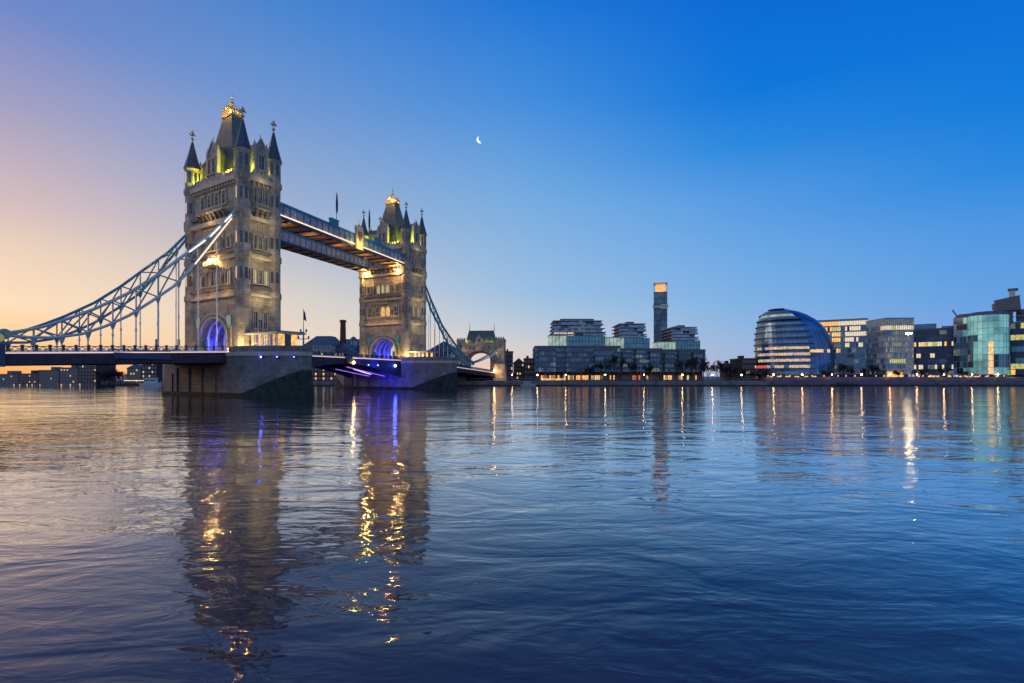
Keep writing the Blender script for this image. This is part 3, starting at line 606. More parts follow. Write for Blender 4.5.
def chain(label, P, d, off, up, lo, nb, deckz, cu, lit=False, tail=None, smax=None, part=False):
    n_ = Vector((-d.y, d.x)); Q = P+n_*off
    S = thing('suspension_chain', label, 'suspension chain', (Q.x, Q.y, 0), math.atan2(d.y, d.x), 'trussed suspension chains of the bridge')
    s0, s1 = max(up[0][0], lo[0][0]), min(up[-1][0], lo[-1][0])
    U = lambda s: bez(up, s); Lw = lambda s: bez(lo, s)
    k = 40
    for nm, fn, w, h in (('upper_chord', U, .5, .55), ('lower_chord', Lw, .5, .5)):
        q = MB(); e = MB()
        for i in range(k):
            a_, b_ = s0+(s1-s0)*i/k, s0+(s1-s0)*(i+1)/k
            q.bar((a_, 0, fn(a_)), (b_, 0, fn(b_)), w, h, cu); 
            for sy in ((-1, 1) if off == 0 else ()): e.bar((a_, sy*(w/2+.03), fn(a_)+h*.22), (b_, sy*(w/2+.03), fn(b_)+h*.22), .08, .24, 'white')
        o = q.obj(nm, S)
        if off == 0: e.obj('white_edging', o)
    j = [s0+(s1-s0)*((i/nb)**1.0) for i in range(nb+1)]
    for i in range(1, nb):
        a_ = j[i]
        if U(a_)-Lw(a_) > .5: MB().bar((a_, 0, Lw(a_)), (a_, 0, U(a_)), .22, .3, cu).obj('strut', S)
        b_ = j[i+1]
        if U(a_)-Lw(a_) > .6:
            MB().bar((a_, .1, Lw(a_)), (b_, .1, U(b_)), .16, .26, cu).obj('brace', S); MB().bar((a_, -.1, U(a_)), (b_, -.1, Lw(b_)), .16, .26, cu).obj('brace', S)
        q = MB(); zb = deckz(a_); q.tube((a_, 0, zb), (a_, 0, Lw(a_)), .13, 'white', n=6); q.hexa([(a_-.15, -.15, Lw(a_)-1.2), (a_+.15, -.15, Lw(a_)-1.2), (a_+.15, .15, Lw(a_)-1.2), (a_-.15, .15, Lw(a_)-1.2)], [(a_-.5, -.25, Lw(a_)), (a_+.5, -.25, Lw(a_)), (a_+.5, .25, Lw(a_)), (a_-.5, .25, Lw(a_))], cu)
        q.lathe([(.2, 0), (.2, .5)], (a_, 0, zb+(Lw(a_)-zb)*.45), 'white', 6); q.obj('hanger', S)
    q = MB(); q.lathe([(.9, -.45), (.9, .45)], (0, 0, 0), cu, 14); o = q.obj('pin_joint', S, (s1, 0, (U(s1)+Lw(s1))/2)); o.rotation_euler.x = R(90)
    if lit:
        for sy in (-1, 1):
            for a0, a1, mt, fn, dz in ((.02, .06, 'stripwhite', U, -.1), (.085, .14, 'stripwhite', U, -.1), (.165, .25, 'stripwhite', U, -.1), (.02, .22, 'stripgold', Lw, .1)):
                q = MB()
                for i in range(6):
                    a_ = s0+(s1-s0)*(a0+(a1-a0)*i/6); b_ = s0+(s1-s0)*(a0+(a1-a0)*(i+1)/6); q.bar((a_, sy*.33, fn(a_)+dz), (b_, sy*.33, fn(b_)+dz), .1, .24, mt)
                q.obj('light_strip', S)
    if tail:
        (ta, za0, za1) = tail; q = MB()
        for i in range(10):
            f0, f1 = i/10, (i+1)/10; sA, sB = s1+(ta-s1)*f0, s1+(ta-s1)*f1
            zz = lambda f, t_: U(s1)+(t_-U(s1))*(f**1.25)
            q.bar((sA, 0, zz(f0, za0)), (sB, 0, zz(f1, za0)), .5, .5, cu); q.bar((sA, 0, zz(f0, za1)-.5), (sB, 0, zz(f1, za1)-.5), .5, .5, 'white')
            if 1 < i: q.bar((sA, 0, zz(f0, za0)), (sB, 0, zz(f1, za1)-.5), .15, .25, 'white')
        q.obj('back_link', S)
    return S
dz1 = lambda s: ztN(max(0, s-1))+1.1
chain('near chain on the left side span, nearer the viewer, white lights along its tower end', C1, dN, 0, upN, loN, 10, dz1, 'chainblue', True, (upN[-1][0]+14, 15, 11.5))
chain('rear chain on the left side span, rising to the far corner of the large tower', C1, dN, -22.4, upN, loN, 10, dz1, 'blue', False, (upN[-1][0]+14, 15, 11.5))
dz2 = lambda s: ztS(max(0, s-8))+1.0
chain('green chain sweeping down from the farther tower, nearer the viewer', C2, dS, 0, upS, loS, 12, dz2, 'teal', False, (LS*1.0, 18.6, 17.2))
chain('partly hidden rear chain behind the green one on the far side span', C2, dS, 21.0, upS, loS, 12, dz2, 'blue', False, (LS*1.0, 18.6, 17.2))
light('chain_lamp', (-66.5, 110, 36), 260, (1, .85, .6), .4)
# post under the low chain joint at the left edge
pp = PIN+dN*0.6; T = thing('chain_post', 'blue post with round gilt badge at the left edge, where the near chain ends', 'post', (pp.x, pp.y, 0), rzN)
q = MB(); q.box(-.9, .9, -.6, .6, ztN(39)-2.2, ztN(39)+1.5, 'darkblue'); q.box(-1.05, 1.05, -.7, .7, ztN(39)+1.5, ztN(39)+1.75, 'blue'); q.obj('shaft', T)
q = MB(); q.lathe([(.75, -.12), (.75, .12)], (0, 0, 0), 'gold', 16); o = q.obj('badge', T, (0, .78, ztN(39)+2.6)); o.rotation_euler.x = R(90)
q = MB(); q.box(-.8, .8, -.5, .55, ztN(39)+1.75, ztN(39)+3.6, 'teal'); q.obj('head', T)

# ------------------------------------------------------------------ high-level walkways
def walkway(label, A, Bp, w, boxes):
    dv = Bp-A; Ln = dv.length; S = thing('high_walkway', label, 'walkway', (A.x, A.y, 0), math.atan2(dv.y, dv.x), 'high-level walkways between the towers')
    zb, zt = CH+38.4, CH+42.3
    for y in (0, w):
        o = -.15 if y == 0 else .15
        q = MB(); q.box(0, Ln, y-.12, y+.12, zb+.9, zt-.5, 'walkside'); q.obj('glazed_side', S)
        q = MB(); q.box(0, Ln, y+o-.3, y+o+.3, zt-.55, zt, 'blue'); q.obj('top_chord', S)
        q = MB(); q.box(0, Ln, y+o-.35, y+o+.35, zb, zb+.5, 'darkblue'); q.obj('bottom_chord', S)
        q = MB(); q.box(0, Ln, y+o*2.9-.06, y+o*2.9+.06, zb+.62, zb+.86, 'stripgold' if label.startswith('near') and y == 0 else 'blue'); q.obj('light_strip' if label.startswith('near') and y == 0 else 'ledge', S)
        n = int(Ln/2.3); q = MB()
        for i in range(n):
            a_, b_ = Ln*i/n, Ln*(i+1)/n; q.bar((a_, y+o*1.6, zb+.95), (b_, y+o*1.6, zt-.55), .08, .12, 'framepale'); q.bar((a_, y+o*1.6, zt-.55), (b_, y+o*1.6, zb+.95), .08, .12, 'framepale')
            q.box(a_-.09, a_+.09, y+o*1.9-.08, y+o*1.9+.08, zb+.9, zt-.5, 'blue')
            q.lathe([(.4, -.05), (.4, .05)], ((a_+b_)/2, y+o*2, (zb+zt)/2+.2), 'white', 6)
        q.obj('lattice', S)
    q = MB(); q.hexa([(0, -.3, zt), (Ln, -.3, zt), (Ln, w+.3, zt), (0, w+.3, zt)], [(0, w*.3, zt+.7), (Ln, w*.3, zt+.7), (Ln, w*.7, zt+.7), (0, w*.7, zt+.7)], 'leadroof'); q.obj('roof', S)
    q = MB(); q.box(0, Ln, .2, w-.2, zb+.05, zb+.45, 'soffit'); q.obj('floor', S)
    k = int(Ln/4); q = MB()
    for i in range(k+1): x = Ln*i/k; q.box(x-.12, x+.12, .2, w-.2, zb-.28, zb+.05, 'girder')
    q.obj('floor_beams', S)
    for x, f in boxes: q = MB(); q.box(x*Ln-1.5, x*Ln+1.5, -.75, .2, zt-.6, zt+1.3, 'blue'); q.box(x*Ln-1.7, x*Ln+1.7, -.9, .3, zt+1.3, zt+1.5, 'teal'); q.obj('pylon_block', S)
    return S, Ln, zt, zb
SW1 = C1+v1*A1; SE1 = SW1-u1*B1; NE2 = C2-u2*B2; DW = (C2-SW1).normalized()
a1 = SW1+u1*(-.6)+v1*.8
WN, LW, zt, zb = walkway('near high walkway between the towers with golden light strip along its side', a1, C2+u2*(-.3)-v2*.6, 6.0, ((.36, 0), (.72, 0)))
nl = Vector((-DW.y, DW.x))
WF, LW2, _, _ = walkway('far high walkway between the towers, seen below the near one', SE1+v1*.8-nl*3.0+Vector((0, 0)), NE2-nl*3.0-v2*.8, 4.6, ())
for k in range(5): light('walkway_glow', (LW*(.08+.2*k), 3, zb-1.8), 240, (1, .62, .3), .3, WN); light('side_glow', (LW*(.1+.2*k), -2.2, zb+.2), 60, (1, .72, .5), .3, WN); light('side_glow', (LW*(.1+.2*k), 11, zb-1), 110, (1, .7, .5), .4, WN)
# crest in the middle of the near walkway
q = MB(); x = LW*.545; q.box(x-1.7, x+1.7, -1.0, -.4, zb-.6, zt+1.2, 'trim'); q.ext_y([(x-1.7, zt+1.2), (x+1.7, zt+1.2), (x+1.2, zt+2.2), (x, zt+3.0), (x-1.2, zt+2.2)], -.95, -.45, 'trim')
for dx in (-1.7, 1.7): q.lathe([(.35, 0), (.35, .4), (.08, 1.4)], (x+dx, -.7, zt+1.2), 'trim', 5)
q.tube((x, -.7, zt+2.9), (x, -.7, zt+4.4), .12, 'gold', .04)
cr = q.obj('crest', WN)
q = MB(); q.ext_y([(x-.95, zt-.6), (x, zt-2.4), (x+.95, zt-.6), (x+.95, zt+.8), (x-.95, zt+.8)], -1.2, -.98, 'redpaint'); q.obj('shield', cr)
light('crest_lamp', (x, -3.4, zb+1), 800, (1, .85, .15), .3, WN)
# flag poles over the walkways
for (px, pyt, pyb, Z, lb) in ((336.5, 192, 223, 152, 'flagpole with furled dark flag on the walkway roof, nearer the large tower'), (369, 209, 237, 170, 'flagpole with furled dark flag by the crest, nearer the farther tower')):
    T = thing('flagpole', lb, 'flagpole', (WX(px, Z), Z, zt+.5), 0, 'flagpoles on the walkway')
    h = WZ(pyt, Z)-zt-.5; q = MB(); q.tube((0, 0, 0), (0, 0, h), .09, 'iron', .05); q.obj('pole', T)
    q = MB(); q.lathe([(.08, h*.42), (.3, h*.5), (.34, h*.7), (.2, h*.9), (.08, h*.97)], (.12, 0, 0), 'flag', 6); q.obj('flag', T)

# ------------------------------------------------------------------ cabin, masts and lights on the piers
def local(C, u, v, s, t): p = C+u*s+v*t; return p
def cabin(label, C, u, v, r, s0, s1, t0, t1, h, near):
    p = C+u*s0+v*t0; T = thing('control_cabin', label, 'cabin', (p.x, p.y, DECK), -r, None); w, dd = s1-s0, t1-t0
    q = MB(); q.box(0, w, 0, dd, 0, .25, 'concrete'); q.box(.2, w-.2, .2, dd-.2, .25, .9, 'framepale'); q.obj('base', T)
    n = max(3, int(w/.85)); q = MB()
    for i in range(n):
        mt = ('panepale', 'dimwarm', 'signpurple', 'panelit', 'dimwarm', 'boatwhite')[i % 6] if near else ('panelit', 'pane')[i % 2]
        q.box(.25+(w-.5)*i/n, .25+(w-.5)*(i+1)/n-.02, .25, .3, .9, h-.35, mt)
    k = max(2, int(dd/1.5))
    for sx in (.25, w-.3):
        for i in range(k): q.box(sx, sx+.05, .31+(dd-.62)*i/k, .31+(dd-.62)*(i+1)/k-.02, .9, h-.35, 'panelit' if i % 2 == 0 else 'pane')
    q.box(.4, w-.4, dd-.3, dd-.25, .9, h-.35, 'pane'); q.obj('glazing', T)
    q = MB()
    for i in range(n+1): x = .25+(w-.5)*i/n; q.box(x-.06, x+.06, .12, .24, .25, h-.2, 'framepale')
    q.box(.15, w-.15, .1, .24, 1.9, 2.0, 'framepale'); q.obj('mullions', T)
    q = MB(); q.box(-1.0, w+1.3, -1.0, dd+.8, h-.25, h+.05, 'framepale'); q.box(-.6, w+.8, -.6, dd+.4, h+.05, h+.3, 'leadroof'); q.obj('roof', T)
    light('cabin_light', (w*.5, -.8, h-.7), 26, (1, .65, .3), .3, T); light('cabin_light', (w*.8, -.8, h-.7), 22, (1, .65, .3), .3, T)
    return T
cabin('glazed control cabin with flat canopy roof beside the large tower', C1, u1, v1, R1, 2.6, 12.6, .2, 5.6, 4.1, True)
cabin('small lit cabin on the farther pier beside the tower', C2, u2, v2, R2, 3.2, 8.6, 0, 4.5, 3.1, False)
Zm = 112.5; T = thing('signal_mast', 'signal mast with yardarms and a limp flag at the nose of the near pier', 'mast', (WX(303.5, Zm), Zm, DECK), 0)
q = MB(); q.tube((0, 0, 0), (0, 0, 4.2), .22, 'blue', .16, 8); q.tube((0, 0, 4.2), (0, 0, 9.2), .08, 'iron', .04); q.obj('pole', T)
q = MB(); q.box(-1.2, 1.2, -.07, .07, 2.6, 2.75, 'iron'); q.box(-.7, .7, -.07, .07, 4.1, 4.22, 'iron'); q.obj('yardarm', T)
for i, x in enumerate((-1.1, 1.1, -.6, .6)): q = MB(); q.lathe([(.1, 0), (.18, .1), (.18, .45), (.06, .6)], (x, 0, 2.75 if i < 2 else 4.22), 'iron', 6); q.obj('lantern', T)
q = MB(); q.hexa([(.05, -.02, 6.9), (.55, .1, 6.5), (.6, .16, 6.5), (.05, .04, 6.9)], [(.05, -.02, 8.9), (.25, .1, 8.4), (.3, .16, 8.4), (.05, .04, 8.9)], 'flag'); q.obj('flag', T)
for px, py, lb in ((156.6, 339.5, 'traffic light on the side span roadway, farther from the tower'), (178.6, 336.5, 'traffic light on the side span roadway, closer to the tower arch')):
    s, _ = on_line(px, 340, C1-Vector((4, -3)), dN); p = C1-Vector((4, -3))+dN*s
    T = thing('traffic_light', lb, 'traffic light', (p.x, p.y, ztN(s)), rzN+R(90), 'traffic lights on the bridge deck')
    q = MB(); q.tube((0, 0, 0), (0, 0, 1.7), .07, 'iron'); q.obj('pole', T)
    q = MB(); q.box(-.28, .28, -.18, .18, 1.7, 3.0, 'iron'); 
    for k in range(3): q.lathe([(.13, -.02), (.13, .02)], (0, -.2, 1.95+k*.4), 'iron', 8)
    q.obj('signal_head', T)

# ------------------------------------------------------------------ south bank ground and quay
ZB = 245.0
MB().add([(-900, ZB+6, 2.2), (1400, ZB+6, 2.2), (1400, 2500, 2.2), (-900, 2500, 2.2)], [(0, 1, 2, 3)], 'paving').obj('far_bank_ground')['kind'] = 'structure'
MB().box(-900, 1400, ZB, ZB+6.5, -3, .4, 'wet').obj('foreshore')['kind'] = 'structure'
T = tag(MB().box(-400, 122, ZB+1.2, ZB+6.6, -3, 2.23, 'granite').obj('river_wall'), 'long dark river wall in front of the apartment blocks and cafes', 'river wall')
T = thing('terrace_wall', 'stepped riverside terrace with faint purple lights below the offices', 'terrace', (0, 0, 0))
q = MB()
for i in range(5): q.box(122.02, 420, ZB+1.2+i*1.1, ZB+7.2, -1 if i == 0 else 1.6+(i-1)*.62, 1.6+i*.62, 'terrace')
q.obj('steps', T)
for i in range(0, 5, 2): MB().box(124, 400, ZB+1.12+i*1.1, ZB+1.19+i*1.1, 1.3+i*.62, 1.42+i*.62, 'signpurple').obj('light_strip', T)
T = thing('promenade_railing', 'thin railing along the river wall before the cafes', 'railing', (0, ZB+1.5, 2.23))
q = MB(); q.box(-150, 121, -.03, .03, 1.0, 1.08, 'framepale'); q.box(-150, 121, -.02, .02, .5, .54, 'iron')
for i in range(136): q.box(-150+i*2-.04, -150+i*2+.04, -.04, .04, 0, 1.0, 'iron')
q.obj('rail', T)

T = thing('cafe_terrace', 'low golden-lit cafe terrace on the river wall left of the first block', 'terrace', (WX(553.5, ZB+4.5), ZB+4.5, 2.23))
q = MB(); q.box(-6.2, 6.2, -.6, 1.2, 0, .3, 'frame'); q.obj('deck', T); q = MB()
for i in range(10): q.box(-6+i*1.2, -6+i*1.2+1.05, .2, .3, .3, 1.25, 'amber' if i % 3 else 'warm')
q.obj('lit_screen', T); q = MB(); q.box(-6.4, 6.4, -.8, 1.3, 2.0, 2.12, 'frame')
for i in range(6): q.box(-6.2+i*2.46, -6.2+i*2.46+.1, -.6, -.5, .3, 2.0, 'iron')
q.obj('awning', T)
# river-walk lamps
lampx = [512, 537.5, 566, 605.5, 644.5, 683, 713, 742.3, 773.6, 802.4, 832, 861.7, 890, 917, 944, 972, 998]
def lamp_meshes():
    p = MB(); p.lathe([(.22, 0), (.22, .3), (.09, .5), (.06, 3.3)], (0, 0, 0), 'iron', 6)
    g = MB(); g.ball((0, 0, 3.65), .26, 'lampwarm', 8)
    c = MB(); c.lathe([(.3, 3.88), (.1, 4.05), (.03, 4.25)], (0, 0, 0), 'iron', 6); return p.mesh('post'), g.mesh('globe'), c.mesh('cap')
pm, gm, cm = lamp_meshes()
where = ['beside the gatehouse end', 'at the left end of the apartment blocks', 'under the lit terrace flat of the first block', 'before the dark tree near the first block', 'below the slim tower block', 'before the third apartment block',
         'before the bare trees', 'right of the bare trees', 'before the left edge of the round blue hall', 'before the middle of the round blue hall', 'at the right edge of the round blue hall',
         'before the office with lit rows', 'before the pale square office', 'before the dark office', 'left of the rounded green glass office', 'under the rounded green glass office', 'at the right edge of the green glass office']
for x, wh in zip(lampx, where):
    T = thing('street_lamp', 'lit riverside globe lamp '+wh, 'street lamp', (WX(x, ZB+3.2), ZB+3.2, 1.1 if x < 765 else 1.6), 0, 'globe lamps along the far river walk')
    if x < 765: T.location.z = 2.2; T.location.y = ZB+4; T.scale = (1, 1, .8)
    inst(pm, 'post', T, (0, 0, 0)); inst(gm, 'globe', T, (0, 0, 0)); inst(cm, 'cap', T, (0, 0, 0))

# ------------------------------------------------------------------ buildings of the far bank
GZ = 2.2
rnd = random.Random(3)
zone = lambda m: m in LITS and m != 'dim'
def curtain(P, path, z0, z1, nfl, seg, pick, fr='frame', span_h=.28, proud=.25, mull=True, closed=False, slab=None):
    """glazed storeys along a plan path (outward = right of travel); each storey one glazing part, one floor band part"""
    pts = [Vector(p) for p in path]; fh = (z1-z0)/nfl; segs = []
    for a_, b_ in zip(pts, pts[1:]):
        n = max(1, round((b_-a_).length/seg)); nn = (b_-a_).normalized(); on = Vector((nn.y, -nn.x))
        for i in range(n): segs.append((a_+(b_-a_)*i/n, a_+(b_-a_)*(i+1)/n, on))
    xmin, xmax = min(p.x for p in pts), max(p.x for p in pts); run = 0; cur2 = None
    for f in range(nfl):
        q = MB(); za, zb_ = z0+f*fh, z0+(f+1)*fh
        for i, (a_, b_, on) in enumerate(segs):
            tt = ((a_.x+b_.x)/2-xmin)/(xmax-xmin)
            if run <= 0 or pick.__name__ != 'plain': cur = pick(f, i, tt); run = rnd.choice((1, 2, 2, 3, 4, 6))
            if cur2 is not None and pick.__name__ != 'plain' and rnd.random() < .45 and cur2[1] == zone(cur): cur = cur2[0]
            cur2 = (cur, zone(cur)); run -= 1
            q.add([(a_.x, a_.y, za), (b_.x, b_.y, za), (b_.x, b_.y, zb_), (a_.x, a_.y, zb_)], [(0, 1, 2, 3)], cur)
        q.obj('glazing', P)
        q = MB(); pr = proud if slab is None else slab
        for a_, b_ in zip(pts, pts[1:]):
            nn = (b_-a_).normalized(); on = Vector((nn.y, -nn.x))*pr; ti = on*-1.2
            q.hexa([(a_.x+ti.x, a_.y+ti.y, zb_-span_h), (b_.x+ti.x, b_.y+ti.y, zb_-span_h), (b_.x+on.x, b_.y+on.y, zb_-span_h), (a_.x+on.x, a_.y+on.y, zb_-span_h)],
                   [(a_.x+ti.x, a_.y+ti.y, zb_+.01), (b_.x+ti.x, b_.y+ti.y, zb_+.01), (b_.x+on.x, b_.y+on.y, zb_+.01), (a_.x+on.x, a_.y+on.y, zb_+.01)], fr)
        q.obj('floor_band', P)
    if mull:
        q = MB()
        for a_, b_, on in segs:
            m = a_+on*.08; q.bar((m.x, m.y, z0), (m.x, m.y, z1), .12, .16, fr)
        q.obj('mullions', P)
def frame_px(x0, x1, Z, skew):
    """front wall from the ray of column x0 (at distance Z) turned by skew, as long as it takes to meet the ray of x1"""
    A = Vector((WX(x0, Z), Z)); dd = Vector((math.cos(skew), math.sin(skew))); k = (x1-CX)/F
    w = (k*A.y-A.x)/(dd.x-k*dd.y); return A+dd*w/2, w, (A.y+dd.y*w/2)
def block(name, label, x0, x1, Z, depth, yt, floors, seg, pick, fr='frame', cat='building', base=0, roofm='leadroof', group=None, skew=None, **kw):
    sk = -math.atan(((x0+x1)/2-CX)/F) if skew is None else R(skew)
    c, w, Zc_ = frame_px(x0, x1, Z, sk); h = WZ(yt, Zc_)-GZ
    T = thing(name, label, cat, (c.x, c.y, GZ), sk, group)
    pth = [(-w/2, depth), (-w/2, 0), (w/2, 0), (w/2, depth)]
    curtain(T, pth, base, h, floors, seg, pick, fr, **kw)
    q = MB(); q.box(-w/2+.3, w/2-.3, .3, depth, 0 if base == 0 else base, h-.02, 'concrete'); q.obj('core', T)
    q = MB(); q.box(-w/2-.15, w/2+.15, -.2, depth+.2, h+.02, h+.4, roofm); q.obj('roof', T)
    if base:
        n = int(w/5)
        for i in range(n+1): x = -w/2+.5+i*(w-1)/n; MB().box(x-.2, x+.2, .6, 1.0, 0, base, fr).obj('column', T)
        q = MB(); q.box(-w/2+.6, w/2-.6, 3.0, depth-1, 0, base, 'frame'); q.obj('lobby_wall', T)
    return T, w, h
def pk(**p):
    ks, vs = list(p.keys()), list(p.values())
    def plain(f, i, t): return rnd.choices(ks, vs)[0]
    return plain
def cafe(P, w, h, y, mats, seg=1.6, x0=None):
    x0 = -w/2 if x0 is None else x0; q = MB(); n = int(w/seg)
    for i in range(n): q.box(x0+w*i/n+.1, x0+w*(i+1)/n-.1, y-.1, y, .3, h, rnd.choice(mats))
    q.obj('shop_front', P)

# apartment complex: three blocks and a slim tower
Za = 276
def terraces(T, x0, x1, z0, z1, nf, d0, dep, shrink=0.0, litp=.25, drop=0):
    fh = (z1-z0)/nf
    for f in range(nf):
        s = f*shrink; xa, xb = x0+s*.3, x1-s
        q = MB(); n = max(3, int((xb-xa)/1.9))
        for i in range(n):
            q.box(xa+1.4+(xb-xa-2.8)*i/n, xa+1.4+(xb-xa-2.8)*(i+1)/n-.08, d0+1.5, d0+1.7, z0+f*fh, z0+(f+1)*fh-.3, 'warm' if (f < 1 and i < n*.35 and litp > .2) else rnd.choices(('glassdark', 'glassblue', 'dim'), (5, 4, 1))[0])
        q.obj('glazing', T)
        q = MB(); q.box(xa+1.45, xb-1.45, d0+1.7, d0+dep-.8, z0+f*fh, z0+(f+1)*fh-.3, 'frame'); q.obj('wall', T)
        q = MB(); q.box(xa, xb, d0, d0+dep, z0+(f+1)*fh-.35, z0+(f+1)*fh, 'framepale'); q.obj('balcony_slab', T)
        q = MB(); nb_ = max(3, int((xb-xa)/4))
        for i in range(nb_):
            if (i+f) % 4 != 3: MB().box(xa+.1+(xb-xa-.2)*i/nb_, xa+(xb-xa-.2)*(i+1)/nb_, d0+.1, d0+.16, z0+f*fh+.02, z0+f*fh+1.0, 'aptpale' if (i*3+f) % 5 else 'glassgrey').obj('balustrade', T)
            q = MB(); q.box(xa+.1+(xb-xa-.2)*i/nb_-.1, xa+.1+(xb-xa-.2)*i/nb_+.1, d0+.2, d0+1.5, z0+f*fh, z0+(f+1)*fh-.35, 'frame'); q.obj('party_screen', T)
ap = pk(aptglass=9, aptglass2=7, dim=2.2, aptpale=3.5, warm=.10)
def apt(label, bx0, bx1, by, gl, te, pale, nfl, cats):
    T, w, h = block('apartment_building', label, bx0, bx1, Za, 26, by, nfl, 1.5, ap, base=4.6, group='apartment blocks on the far bank', slab=.3, span_h=.95, skew=0, fr='frame')
    cxp = (bx0+bx1)/2; X = lambda px: (px-cxp)/F*Za; Zz = lambda py: WZ(py, Za)-GZ
    q = MB(); n = int((X(gl[1])-X(gl[0]))/1.6)
    q.box(X(gl[0]), X(gl[1]), 3, 20, h+.47, Zz(gl[2]), 'glassteal'); q.obj('penthouse', T)
    q = MB()
    for i in range(n+1): x = X(gl[0])+(X(gl[1])-X(gl[0]))*i/n; q.box(x-.07, x+.07, 2.85, 3.0, h+.47, Zz(gl[2]), 'frame')
    q.box(X(gl[0]), X(gl[1]), 2.8, 3.0, (h+Zz(gl[2]))/2, (h+Zz(gl[2]))/2+.2, 'frame'); q.obj('mullions', T)
    q = MB(); q.box(X(pale[0]), X(pale[1]), 2.4, 12, h+.47, Zz(pale[2]), 'glasspale'); q.obj('lit_penthouse', T)
    q = MB(); q.box(X(pale[0])-.2, X(pale[1])+.2, 2.2, 12, Zz(pale[2]), Zz(pale[2])+.4, 'framepale')
    for i in range(6): x = X(pale[0])+(X(pale[1])-X(pale[0]))*i/5; q.box(x-.08, x+.08, 2.25, 2.4, h+.47, Zz(pale[2]), 'frame')
    q.obj('penthouse_roof', T)
    terraces(T, X(te[0]), X(te[1]), Zz(gl[2])+.1, Zz(te[2]), te[3], 1.5, 22, te[4], te[5])
    q = MB(); q.box(X(te[0])+5, X(te[1])-6, 6, 14, Zz(te[2]), Zz(te[2])+1.3, 'frame'); q.obj('plant_room', T)
    for xa, xb, hh in ((-.46, -.26, .86), (-.14, .08, 1.0), (.2, .42, .88)):
        curtain(T, [(xa*w, 0), (xa*w, -1.7), (xb*w, -1.7), (xb*w, 0)], 4.6, 4.6+(h-4.6)*hh, nfl-(hh < .95), 1.5, ap, 'frame', span_h=.75, slab=.5)
        q = MB(); q.box(xa*w, xb*w, -1.7, 0, 4.6+(h-4.6)*hh+.01, 4.6+(h-4.6)*hh+.25, 'leadroof'); q.box(xa*w+.05, xb*w-.05, -1.65, -.05, 4.5, 4.62, 'concrete'); q.obj('bay_roof', T)
    cafe(T, w-2, 2.7, 2.0, cats, 1.1)
    q = MB(); q.box(-w/2+.5, w/2-.5, 2.1, 2.3, 0, 4.5, 'brickdark'); q.obj('shop_wall', T)
    for i in range(3): light('cafe_light', (-w/3+i*w/3, -1.5, 3), 60, (1, .6, .25), .4, T)
    return T
apt('left apartment block of its row, long balconied top floors with a lit terrace flat', 535, 620, 346.5, (567, 606, 335.5), (552, 607, 320, 4, .7, .3), (549, 567, 335.5), 5, ['warm', 'amber', 'amber', 'frame', 'cream', 'red', 'frame', 'frame', 'frame', 'dimwarm'])
apt('middle apartment block with stepped square top beside the slim tower block', 620.6, 662, 349, (625, 651, 337.5), (619.5, 648, 323, 4, .25, .1), (607, 625, 337.5), 5, ['red', 'frame', 'warm', 'frame', 'frame', 'cream', 'amber', 'frame', 'frame', 'dimwarm'])
apt('right-hand apartment block with stepped square top, next to the bare trees', 662.6, 705, 350, (677, 702, 340), (672.5, 700, 326.5, 4, .25, .1), (659, 677, 342), 5, ['amber', 'warm', 'amber', 'frame', 'warm', 'frame', 'frame', 'dimwarm'])
Zt = 300; T, w, h = block('tower_block', 'slim dark tower block with a glowing finned crown', 654, 667, Zt, 8, 292.5, 16, 1.2, pk(aptglass=5, aptglass2=7, dim=.7, aptpale=.4), cat='tower block')
q = MB(); q.box(-w/2+.8, w/2-.8, .8, 7, h+.46, h+4.7, 'amber'); q.obj('crown_glow', T)
for i in range(7): x = -w/2+w*i/6; MB().box(x-.13, x+.13, -.1, .5, h+.45, h+5.3, 'framepale').obj('fin', T)
MB().box(-w/2-.3, w/2+.3, -.2, 8.2, h+5.3, h+5.6, 'framepale').obj('crown_cap', T)
z_ = WZ(307, Zt)-GZ; MB().box(-w/2-.3, w/2+.3, -.4, 7.6, z_-.4, z_+.4, 'dim').obj('sky_garden', T); MB().box(-w/2-.7, w/2+.7, -.6, 7.8, z_+.5, z_+.9, 'framepale').obj('ledge', T)
light('crown_light', (0, -2, h+2), 260, (1, .55, .25), .3, T)

